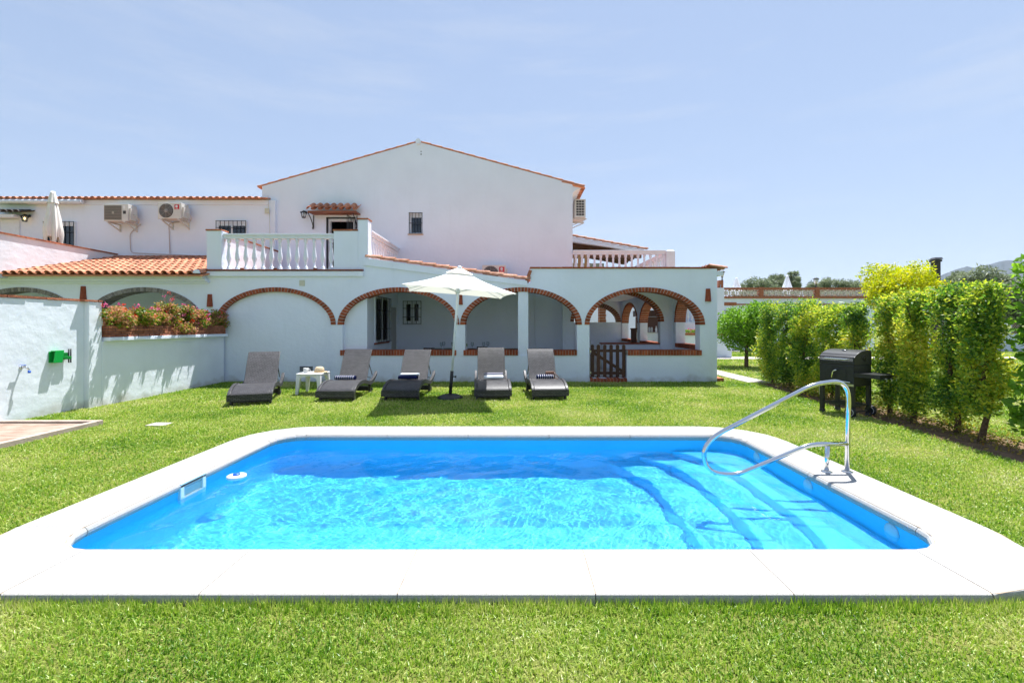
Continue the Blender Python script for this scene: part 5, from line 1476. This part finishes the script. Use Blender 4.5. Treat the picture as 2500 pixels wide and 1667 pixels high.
for px, y, lb in ((1044,13.25,'brown chair at the left end of the porch table'), (1176,14.1,'dark chair on the far side of the porch table')):
    x = at(px,0,y).x
    CHR = empty('dining_chair', (x,y,.1), lb, 'chair', 'chairs at the porch table')
    mb = MB(); mb.box(x-.21,x+.21,y-.21,y+.21,.53,.57); mb.build('seat', WOODBROWN, CHR, bevel=.01)
    mb = MB(); zt_ = fz(849 if px == 1044 else 846, y+.2)
    mb.hexa([(x-.2,y+.19,.60),(x+.2,y+.19,.60),(x+.2,y+.22,.60),(x-.2,y+.22,.60)], [(x-.17,y+.22,zt_),(x+.17,y+.22,zt_),(x+.17,y+.25,zt_),(x-.17,y+.25,zt_)]); mb.build('backrest', WOODBROWN if px == 1044 else BLACKPLASTIC, CHR, bevel=.01)
    for sx in (-.18,.18):
        for sy in (-.18,.18):
            mb = MB(); mb.box(x+sx-.02,x+sx+.02,y+sy-.02,y+sy+.02,.10,.53); mb.build('leg', WOODBROWN, CHR)

# ---------------------------------------------------------------- sun loungers
FRAME = [(0,.165),(.06,.235),(.18,.292),(.34,.335),(.52,.352),(.70,.340),(.88,.305),(1.04,.275),(1.18,.265),(1.32,.285),(1.45,.33),(1.56,.385),(1.64,.43)]
def sm(pts, n=5):
    """Catmull-Rom through the points."""
    out = []
    P = [pts[0]] + list(pts) + [pts[-1]]
    for i in range(1, len(P)-2):
        for k in range(n):
            t = k/n; p0, p1, p2, p3 = P[i-1], P[i], P[i+1], P[i+2]
            out.append(tuple(.5*(2*p1[j]+(p2[j]-p0[j])*t+(2*p0[j]-5*p1[j]+4*p2[j]-p3[j])*t*t+(3*p1[j]-p0[j]-3*p2[j]+p3[j])*t**3) for j in (0,1)))
    out.append(pts[-1]); return out
def strip(mb, prof, x0, x1, th):
    """A bent board: profile (y, z) from x0 to x1, thickness th downwards."""
    n = len(prof); vs = []
    for y, z in prof: vs += [(x0,y,z),(x1,y,z),(x1,y,z-th),(x0,y,z-th)]
    fs = [(4*i+j, 4*i+(j+1) % 4, 4*i+4+(j+1) % 4, 4*i+4+j) for i in range(n-1) for j in range(4)]
    fs += [(3,2,1,0), (4*n-4,4*n-3,4*n-2,4*n-1)]
    mb.add(vs, fs, False)
def make_lounger(back_ang):
    root = empty('sun_lounger', (0,0,0))
    F_ = sm(FRAME); seat = [p for p in F_ if p[0] <= 1.05]
    mb = MB(); strip(mb, seat, -.315, .315, .035); mb.build('seat', RATTAN, root, bevel=.006)
    for s in (-1, 1):
        mb = MB(); x0, x1 = (s*.318, s*.372) if s > 0 else (-.372, -.318)
        strip(mb, [(y, z+.012) for y, z in F_], x0, x1, .085); mb.build('side_rail', RATTAN, root, bevel=.008)
    mb = MB(); strip(mb, [(-.012,.215),(-.010,.17)], -.372, .372, .01); mb.box(-.372,.372,-.014,.02,.09,.178); mb.build('front_edge', RATTAN, root, bevel=.008)
    ca, sa = math.cos(back_ang), math.sin(back_ang)
    bp = [(0,0),(.12,.012),(.26,.012),(.42,.006),(.56,.004),(.70,.016),(.80,.034)]
    prof_ = [(1.03 + u*ca + v*sa, .295 + u*sa - v*ca) for u, v in sm(bp, 4)]
    mb = MB(); strip(mb, prof_, -.305, .305, .035); mb.build('backrest', RATTAN, root, bevel=.008)
    for s in (-1, 1):
        m_ = prof_[int(len(prof_)*.5)]
        mb = MB(); mb.tube([(s*.29, m_[0]+.02, m_[1]-.03), (s*.29, 1.52, .36)], .010, 6); mb.tube([(s*.29, prof_[4][0]+.03, prof_[4][1]-.03), (s*.29, 1.40, .31)], .008, 6); mb.build('strut', BLACKIRON, root)
    for y, zt_ in ((.14,.235), (1.22,.19)):
        for s in (-1, 1):
            mb = MB(); xa_, xb_ = (s*.30, s*.345)
            mb.hexa([(min(xa_,xb_),y-.035,0),(max(xa_,xb_),y-.035,0),(max(xa_,xb_),y+.035,0),(min(xa_,xb_),y+.035,0)], [(min(xa_,xb_),y-.05,zt_),(max(xa_,xb_),y-.05,zt_),(max(xa_,xb_),y+.05,zt_),(min(xa_,xb_),y+.05,zt_)])
            mb.build('leg', RATTAN, root, bevel=.004)
        mb = MB(); mb.box(-.30,.30,y-.015,y+.015,.045,zt_-.04); mb.build('leg_panel', RATTAN, root)
    for s in (-1, 1):
        mb = MB(); mb.lathe([(0,-.015),(.045,-.015),(.05,0),(.045,.015),(0,.015)], (s*.33, 1.33, .05), 14, 'x'); mb.build('wheel', BLACKPLASTIC, root)
    return root
LG = 'grey wicker sun loungers in a row before the arcade'
LP = [(-4.96, 8.36, 20, 'empty grey wicker sun lounger left of the white side table', 54),
      (-3.54, 8.76, 2, 'grey wicker sun lounger holding a navy banded towel, right of the white side table', 58),
      (-2.30, 8.86, -1, 'grey wicker sun lounger with one navy and one white towel, left of the parasol', 56),
      (-.47, 8.90, 5, 'grey wicker sun lounger with two pale folded towels, right of the parasol', 62),
      (.667, 8.95, 5, 'grey wicker sun lounger with a navy towel and a tan bag', 57)]
for x, y, a, lb, ba in LP:
    o = make_lounger(R(ba))
    o.location = (x, y, 0); o.rotation_euler.z = R(a)
    tag(o, lb, 'sun lounger', LG)
def towel(i, v, zoff, w, r, m, label, dx=0.0, sq=.75, rz=0.0):
    """A rolled towel across lounger i at v along it."""
    x, y, a = LP[i][:3]; a = R(a)
    px_ = x - math.sin(a)*v + math.cos(a)*dx; py_ = y + math.cos(a)*v + math.sin(a)*dx
    zf = float(np.interp(v, [p[0] for p in FRAME], [p[1] for p in FRAME]))
    T_ = empty('rolled_towel', (px_, py_, zf+zoff), label, 'towel', 'towels on the loungers')
    T_.rotation_euler.z = 0
    mb = MB(); vs = []; n = 22
    org = ORG[T_.name]
    for xx in np.linspace(-w/2, w/2, 9):
        e = 1-.10*(abs(xx)/(w/2))**4
        for k in range(n):
            t = 2*math.pi*k/n
            rr = r*e*(1+.03*math.sin(3*t+xx*20))
            vs.append(org + Vector((xx, rr*1.25*math.cos(t), r*sq+rr*sq*math.sin(t))))
    mb.add(vs, [(j*n+k, j*n+(k+1) % n, (j+1)*n+(k+1) % n, (j+1)*n+k) for j in range(8) for k in range(n)], True)
    mb.add(vs[:n], [tuple(range(n))]); mb.add(vs[-n:], [tuple(range(n))])
    mb.build('roll', m, T_)
    for s in (-1, 1):
        mb = MB(); mb.tube([org + Vector((s*(w/2+.001), r*.9*(1-t/16)*math.cos(t), r*sq+r*sq*.8*(1-t/16)*math.sin(t))) for t in np.linspace(0, 14, 36)], .004, 4, cap=False)
        mb.build('spiral_edge', m, T_)
    T_.rotation_euler.z = a + R(rz)
    return T_
towel(1, .66, .008, .42, .062, TOWEL1, 'navy towel with white bands rolled on the second lounger', -.02, rz=-3)
towel(2, .62, .008, .40, .055, TOWEL2, 'navy rolled towel on the third lounger, under a white one', -.0)
towel(2, .70, .085, .39, .045, TOWEL3, 'white rolled towel lying on the navy one on the third lounger', .02, .6)
towel(3, .60, .008, .40, .058, TOWEL3, 'white rolled towel on the fourth lounger, under a grey one', .03)
towel(3, .68, .092, .40, .045, TOWEL4, 'grey rolled towel lying on the white one on the fourth lounger', .03, .6)
towel(4, .66, .008, .36, .062, TOWEL1, 'navy towel with white bands rolled on the lounger with the tan bag', -.02)
# tan bag leaning on the last lounger's back
x, y, a = LP[4][:3]; a = R(a); v, dx = .90, .13
bp_ = Vector((x - math.sin(a)*v + math.cos(a)*dx, y + math.cos(a)*v + math.sin(a)*dx, .325))
BG = empty('shoulder_bag', bp_, 'small tan leather bag behind the towel on the last lounger', 'bag')
mb = MB(); mb.hexa([bp_+Vector(q) for q in ((-.12,-.045,0),(.12,-.045,0),(.12,.045,0),(-.12,.045,0))], [bp_+Vector(q) for q in ((-.085,-.025,.15),(.085,-.025,.15),(.085,.025,.15),(-.085,.025,.15))]); mb.build('body', LEATHER, BG, bevel=.02)
mb = MB(); mb.hexa([bp_+Vector(q) for q in ((-.105,-.056,.06),(.105,-.056,.06),(.09,-.048,.06),(-.09,-.048,.06))], [bp_+Vector(q) for q in ((-.09,-.036,.155),(.09,-.036,.155),(.085,.02,.158),(-.085,.02,.158))]); mb.build('flap', LEATHER, BG, bevel=.004)
mb = MB(); mb.tube([bp_+Vector(q) for q in ((.09,0,.14),(.15,-.02,.08),(.20,-.05,.02),(.17,-.09,.012),(.10,-.07,.012))], .008, 6); mb.build('strap', LEATHER, BG)

# ---------------------------------------------------------------- side table with mug and hat
TB = empty('side_table', (-4.45, 9.85, 0), 'white plastic side table between the first two loungers', 'table')
x, y, zt_ = -4.45, 9.85, .46; hw = .26
mb = MB(); mb.box(x-hw, x+hw, y-hw, y+hw, zt_-.035, zt_); mb.build('top', PLASTIC, TB, bevel=.012)
for sx in (-1, 1):
    for sy in (-1, 1):
        mb = MB(); a_ = x+sx*(hw-.05); b_ = y+sy*(hw-.05)
        q = lambda cx_, cy_, r_, z: [(cx_-r_,cy_-r_,z),(cx_+r_,cy_-r_,z),(cx_+r_,cy_+r_,z),(cx_-r_,cy_+r_,z)]
        mb.hexa(q(a_+sx*.035, b_+sy*.035, .026, 0), q(a_, b_, .045, zt_-.036)); mb.build('leg', PLASTIC, TB, bevel=.008)
for s in (-1, 1):
    arc = [(-hw+.06, zt_-.035), (-hw+.06, zt_-.13)] + [(u, zt_-.13+.075*math.cos(u/(hw-.06)*math.pi/2)) for u in np.linspace(-hw+.06, hw-.06, 12)] + [(hw-.06, zt_-.035)]
    mb = MB(); mb.prism([(x+u, z) for u, z in arc], [], y+s*(hw-.03)-.01, y+s*(hw-.03)+.01, 'y'); mb.prism([(y+u, z) for u, z in arc], [], x+s*(hw-.03)-.01, x+s*(hw-.03)+.01, 'x'); mb.build('apron', PLASTIC, TB)
MG = empty('mug', (-4.57, 9.76, zt_), 'pale stoneware mug on the white side table', 'mug')
mb = MB(); mb.lathe([(.035,.001),(.05,.02),(.056,.06),(.054,.105),(.049,.105),(.05,.06),(.04,.02),(0,.015)], (-4.57,9.76,zt_), 20); mb.build('body', MUGM, MG)
mb = MB(); mb.tube([(-4.57+.05*1.02+.04*math.sin(t), 9.76, zt_+.057+.035*math.cos(t)) for t in np.linspace(.15, 3.0, 10)], .007, 6); mb.build('handle', MUGM, MG)
HT = empty('straw_hat', (-4.33, 9.88, zt_), 'straw hat lying on the white side table', 'hat')
mb = MB(); mb.lathe([(.17,.012),(.165,.002),(.10,.006)], (-4.33,9.88,zt_), 28); mb.build('brim', STRAW, HT)
mb = MB(); mb.lathe([(.104,.006),(.10,.05),(.088,.10),(.06,.122),(.02,.112),(0,.11)], (-4.33,9.88,zt_), 28); mb.build('crown', STRAW, HT)

# ---------------------------------------------------------------- big parasol
UB = empty('parasol', (-1.36, 9.2, 0), 'large open white square parasol standing among the loungers', 'parasol')
ux, uy = -1.36, 9.2
mb = MB(); mb.lathe([(.265,0),(.262,.02),(.23,.05),(.17,.075),(.10,.09),(.05,.097),(.04,.10)], (ux,uy,0), 32); mb.build('base', BLACKPLASTIC, UB)
tilt = R(4.2); rz = R(10)
MU = Matrix.Translation((ux,uy,.09)) @ Matrix.Rotation(tilt, 4, 'Y') @ Matrix.Rotation(rz, 4, 'Z')
mb = MB(); mb.T = MU; mb.tube([(0,0,0),(0,0,.47)], .034, 16); mb.build('sleeve', BLACKPLASTIC, UB)
mb = MB(); mb.T = MU; mb.tube([(.034,-.01,.36),(.075,-.02,.36)], .012, 8); mb.lathe([(0,0),(.024,.0),(.024,.02),(0,.02)], (.075,-.02,.36), 10, 'x'); mb.build('knob', BLACKPLASTIC, UB)
mb = MB(); mb.T = MU; mb.tube([(0,0,.40),(0,0,2.60)], .0235, 16); mb.build('pole', WHITE, UB)
HC, ZR, ZA = 1.04, 2.08, 2.56           # half side, rim and apex heights along the pole
mb = MB(); mb.T = MU
N_ = 12; vs, fs = [], []
rim = []
for s in range(4):
    c0 = Vector((HC*(1 if s in (0,3) else -1), HC*(1 if s in (0,1) else -1), ZR)); c1 = Vector((HC*(1 if (s+1) % 4 in (0,3) else -1), HC*(1 if (s+1) % 4 in (0,1) else -1), ZR))
    for i in range(N_):
        t = i/N_; e = c0.lerp(c1, t); sag = 4*t*(1-t); e = e*1.0; e.x *= 1-.045*sag; e.y *= 1-.045*sag; e.z = ZR + .012*sag
        rim.append(e)
apex = Vector((0,0,ZA)); K = 8
for j in range(K+1):
    t = .16 + .84*j/K
    for i, e in enumerate(rim):
        tt = (i % N_)/N_; sag = 4*tt*(1-tt)
        p = apex.lerp(e, t); p.z += -.045*math.sin(math.pi*t)*1.0 + .03*sag*t*(1-t)
        vs.append(p)
n = len(rim)
fs = [(j*n+i, j*n+(i+1) % n, (j+1)*n+(i+1) % n, (j+1)*n+i) for j in range(K) for i in range(n)]
mb.add(vs, fs, True)
low = [v - Vector((0,0,.055)) - Vector((v.x*.005, v.y*.005, 0)) for v in vs[-n:]]
cm = bpy.data.materials.new('parasol_canvas'); cm.use_nodes = True
pn_ = cm.node_tree.nodes['Principled BSDF']; pn_.inputs['Base Color'].default_value = (.80,.80,.78,1); pn_.inputs['Roughness'].default_value = .9; pn_.inputs['Specular IOR Level'].default_value = .1
tr_ = cm.node_tree.nodes.new('ShaderNodeBsdfTranslucent'); tr_.inputs[0].default_value = (.75,.74,.68,1)
mx_ = cm.node_tree.nodes.new('ShaderNodeMixShader'); mx_.inputs[0].default_value = .28
cm.node_tree.links.new(pn_.outputs[0], mx_.inputs[1]); cm.node_tree.links.new(tr_.outputs[0], mx_.inputs[2]); cm.node_tree.links.new(mx_.outputs[0], cm.node_tree.nodes['Material Output'].inputs[0])
cano = mb.build('canopy', cm, UB)
mb = MB(); mb.T = MU; vs2 = []
for j in range(4):
    t = .02 + .24*j/3
    for e in rim: p = apex.lerp(e, t); p.z += .035-.01*j; vs2.append(p)
mb.add(vs2, [(j*n+i, j*n+(i+1) % n, (j+1)*n+(i+1) % n, (j+1)*n+i) for j in range(3) for i in range(n)], True); mb.build('vent_cap', cm, UB)
mb = MB(); mb.T = MU; mb.lathe([(.05,ZA+.02),(.045,ZA+.045),(.02,ZA+.06),(0,ZA+.06)], (0,0,0), 14); mb.build('finial', WHITE, UB)
mb = MB(); mb.T = MU; mb.lathe([(.035,ZR-.02),(.05,ZR-.01),(.05,ZR+.05),(.03,ZR+.07)], (0,0,0), 14); mb.build('runner', WHITE, UB)
for s in range(8):
    e = rim[(s*N_//2) % n]; a_ = apex.lerp(e, .06); b_ = apex.lerp(e, .98); a_ = a_ - Vector((0,0,.02)); b_ = b_ - Vector((0,0,.025)); md = apex.lerp(e, .5) - Vector((0,0,.075))
    mb = MB(); mb.T = MU; mb.tube([a_, md, b_], .007, 6); mb.tube([Vector((e.x*.045, e.y*.045, ZR+.02)), md], .006, 6); mb.build('rib', WHITE, UB)
mb = MB(); mb.T = MU; mb.tube([(.03,-.02,2.05),(.035,-.03,1.5),(.04,-.03,1.25),(.06,-.03,.95),(.065,-.03,.80)], .004, 5); mb.lathe([(0,0),(.008,.01),(.008,.03),(0,.035)], (.065,-.03,.77), 8)
mb.build('cord', WHITE, UB)
mb = MB(); mb.T = MU; mb.box(.018,.035,-.03,-.015,1.18,1.32); mb.build('cleat', WHITE, UB)

# ---------------------------------------------------------------- barbecue
BB = empty('barbecue', (0,0,0), 'black charcoal barbecue on legs with a domed lid and a slatted side shelf', 'barbecue')
# local frame: x along the front (0..W), y depth, z up; front faces -y
W_, D_ = .56, .44
mb = MB(); mb.box(0, W_, 0, D_, .50, .84); mb.build('firebox', BBQBLACK, BB, bevel=.008)
mb = MB(); mb.box(.12, .44, -.006, 0, .60, .78); dr_ = mb.build('door', BBQBLACK, BB, bevel=.004)
mb = MB(); mb.tube(bez([(.31,-.012,.75),(.31,-.055,.75),(.26,-.055,.73),(.245,-.055,.62)], .03), .011, 8); mb.build('crank', STEEL, dr_)
mb = MB(); mb.tube(bez([(.375,-.005,.575),(.375,-.035,.575),(.515,-.035,.565),(.515,-.005,.565)], .03), .010, 8); mb.build('drawer_handle', STEEL, BB)
mb = MB(); mb.box(.0, W_, -.004, .0, .50, .535); mb.build('ash_tray_edge', DULLSTEEL, BB)
lid = [(0,.842),(D_,.842),(D_,1.055),(D_*.93,1.076),(D_*.8,1.085),(D_*.62,1.082),(D_*.45,1.070),(D_*.30,1.050),(D_*.16,1.022),(.03,.988),(.008,.975),(0,.962)]
mb = MB(); mb.prism(lid, [], -.005, W_+.005, 'x'); LD = mb.build('lid', BBQBLACK, BB, bevel=.006)
mb = MB(); mb.box(.01, W_-.01, -.006, -.0005, .905, .955); mb.build('lid_strip', STEEL, LD)
mb = MB(); mb.tube(bez([(.10,-.006,.935),(.10,-.045,.935),(.46,-.045,.935),(.46,-.006,.935)], .03), .010, 8); mb.build('lid_handle', STEEL, LD)
mb = MB(); mb.lathe([(.045,0),(.045,.008),(.02,.012),(0,.012)], (.28,.22,1.074), 18); mb.build('thermometer', STEEL, LD)
vc = (W_+.006, .25, .965)
mb = MB(); mb.lathe([(.0,.0),(.052,.0),(.052,.006),(0,.006)], vc, 20, 'x'); vt = mb.build('vent', mat('vent_disc', (.10,.095,.085), .4, metal=.6), LD)
mb = MB()
for k in range(6):
    a = k*math.pi/3; c1, c2 = vc[1]+.03*math.cos(a), vc[2]+.03*math.sin(a); mb.lathe([(0,.0065),(.012,.0065),(.012,.0072),(0,.0072)], (vc[0],c1,c2), 8, 'x')
mb.build('vent_holes', BLACKPLASTIC, vt)
for lx_, ly_ in ((.0,.0),(W_-.06,.0),(.0,D_-.05),(W_-.06,D_-.05)):
    mb = MB(); zb_ = .0 if lx_ == 0 else .0
    mb.box(lx_, lx_+.06, ly_+.001, ly_+.05, zb_+.06, .50); mb.hexa([(lx_-.012,ly_-.012,0),(lx_+.072,ly_-.012,0),(lx_+.072,ly_+.062,0),(lx_-.012,ly_+.062,0)], [(lx_,ly_+.001,.06),(lx_+.06,ly_+.001,.06),(lx_+.06,ly_+.05,.06),(lx_,ly_+.05,.06)])
    mb.build('leg', BBQBLACK, BB, bevel=.003)
mb = MB(); mb.box(-.012, -.001, .0, .05, .30, .52); mb.build('leg_trim', DULLSTEEL, BB)
mb = MB()
for i in range(7): mb.bar((.03,.03+i*.062,.185),(W_-.03,.03+i*.062,.185), .012, .008)
mb.bar((.03,.02,.18),(W_-.03,.02,.18), .02, .025); mb.bar((.03,D_-.02,.18),(W_-.03,D_-.02,.18), .02, .025); mb.bar((W_-.03,.02,.18),(W_-.03,D_-.02,.18), .02, .025)
mb.build('bottom_rack', BBQBLACK, BB)
for y in (-.035, D_+.03):
    mb = MB(); mb.lathe([(.0,-.02),(.075,-.02),(.085,-.012),(.085,.012),(.075,.02),(.0,.02)], (W_-.03, y, .085), 22, 'y'); wh = mb.build('wheel', BLACKPLASTIC, BB)
    mb = MB(); mb.tube([(W_-.03+.058*math.cos(a), y-.023, .085+.058*math.sin(a)) for a in np.linspace(0,6.283,25)[:-1]], .004, 5, closed=True); mb.lathe([(0,-.026),(.016,-.026),(.016,-.02)], (W_-.03, y, .085), 12, 'y'); mb.build('rim', PLASTIC, wh)
mb = MB(); mb.tube([(W_-.03,-.03,.085),(W_-.03,D_+.03,.085)], .01, 8); mb.build('axle', BBQBLACK, BB)
mb = MB()
for i in range(6): mb.box(W_+.03, W_+.37, .0+i*.073, .0+i*.073+.062, .705, .722)
mb.box(W_+.01, W_+.37, -.008, .0, .66, .724); mb.box(W_+.01, W_+.37, D_, D_+.008, .66, .724); mb.box(W_+.37, W_+.385, -.008, D_+.008, .66, .724)
sh = mb.build('side_shelf', BBQBLACK, BB)
mb = MB()
for y in (.1,.22,.34): mb.tube(bez([(W_+.39,y,.67),(W_+.42,y,.66),(W_+.42,y,.62),(W_+.395,y,.63)], .02), .004, 5)
mb.build('tool_hook', STEEL, sh)
mb = MB(); mb.tube(bez([(-.005,.10,.69),(-.05,.10,.69),(-.05,.34,.69),(-.005,.34,.69)], .03), .010, 8); mb.build('side_handle', STEEL, BB)
# the front edge runs from the far left leg to the near leg
fl = Vector((5.24, 7.80, 0)); fr = Vector((5.44, 7.28, 0))
ang = math.atan2((fr-fl).y, (fr-fl).x)
BB.location = fl; BB.rotation_euler.z = ang

# ---------------------------------------------------------------- tap, hose bracket, shower tray, slab
p = at(86, 897, 7.05); px_ = -7.76
TP = empty('garden_tap', (px_, 7.05, p.z), 'chrome garden tap with blue handle on the left wall', 'tap')
z = p.z; y = 7.05
mb = MB(); mb.lathe([(.028,0),(.028,.008),(.013,.012)], (px_,y,z), 14, 'x'); mb.tube([(px_+.01,y,z),(px_+.06,y,z),(px_+.085,y+.015,z-.005),(px_+.095,y+.03,z-.05)], .013, 8); mb.lathe([(.014,.0),(.014,.025)], (px_+.055,y,z+.008), 10); mb.build('spout', STEEL, TP)
mb = MB(); mb.box(px_+.045, px_+.065, y-.075, y+.02, z+.034, z+.042); mb.build('handle', BLUEP, TP, bevel=.003)
mb = MB(); mb.lathe([(.019,-.055),(.019,-.085),(.014,-.09)], (px_+.096,y+.031,z), 10); mb.build('hose_connector', BLUEP, TP)
ya, yb_ = 7.46, 7.80
za_, zb_ = fz(884, 7.6), fz(857, 7.6)
xw = -7.759
HB = empty('hose_hanger', (xw, 7.6, (za_+zb_)/2), 'bright green plastic hose hanger fixed to the left wall', 'hose hanger')
mb = MB(); mb.prism([(ya,za_),(ya+.16,za_),(ya+.185,zb_),(ya,zb_)], [], xw, xw+.012, 'x'); mb.prism([(ya,za_-.005),(ya+.15,za_-.005),(ya+.18,zb_+.015),(ya+.03,zb_+.015)], [], xw+.075, xw+.088, 'x'); mb.box(xw+.012,xw+.075,ya,ya+.15,za_,za_+.012); mb.box(xw+.012,xw+.075,ya+.02,ya+.17,zb_-.0,zb_+.012)
mb.build('cradle', GREENP, HB, bevel=.006)
mb = MB(); mb.box(xw,xw+.05,ya+.185,yb_-.06,za_+.06,zb_-.03); mb.box(xw+.05,xw+.075,ya+.18,yb_-.02,za_+.04,za_+.09); mb.build('arm', mat('dark_green_plastic', (.006,.20,.03), .3), HB, bevel=.006)
for y_ in (yb_-.05, yb_-.015):
    mb = MB(); mb.tube([(xw+.05,y_,za_-.02),(xw+.05,y_,zb_+.03)], .010, 8); mb.build('nozzle_holder', BLACKPLASTIC, HB)

TR = empty('shower_tray', (-7.0, 5.5, 0), 'pale tiled outdoor shower tray with a raised kerb beside the left wall', 'shower tray')
mb = MB(); mb.box(-7.76, -6.33, 4.2, 6.72, -.05, .03); mb.build('floor', PINKTILE, TR)
mb = MB(); mb.box(-7.76, -6.25, 6.72, 6.81, -.05, .066); mb.box(-6.33, -6.25, 4.2, 6.72, -.05, .066); mb.build('kerb', mat('kerb_stone', (.42,.345,.29), .8, (.33,.26,.215), 6, 4, bump=.3), TR, bevel=.006)
p = at(390, 1039, 6.74)
mb = MB(); mb.box(p.x-.14, p.x+.13, 6.64, 6.84, -.03, .022); tag(mb.build('stone_slab', STONE, bevel=.008), 'small square pale slab sunk in the lawn near the shower tray', 'slab')

# ---------------------------------------------------------------- haze
hz = bpy.data.materials.new('haze'); hz.use_nodes = True
ht = hz.node_tree; ht.nodes.clear()
ho = ht.nodes.new('ShaderNodeOutputMaterial'); hv = ht.nodes.new('ShaderNodeVolumePrincipled')
hv.inputs['Color'].default_value = (.68,.80,1,1); hv.inputs['Density'].default_value = .00009; hv.inputs['Anisotropy'].default_value = .2
ht.links.new(hv.outputs[0], ho.inputs['Volume'])
mb = MB(); mb.box(-9200, 9200, -200, 9200, -6, 520)
tag(mb.build('haze', hz), kind='stuff')
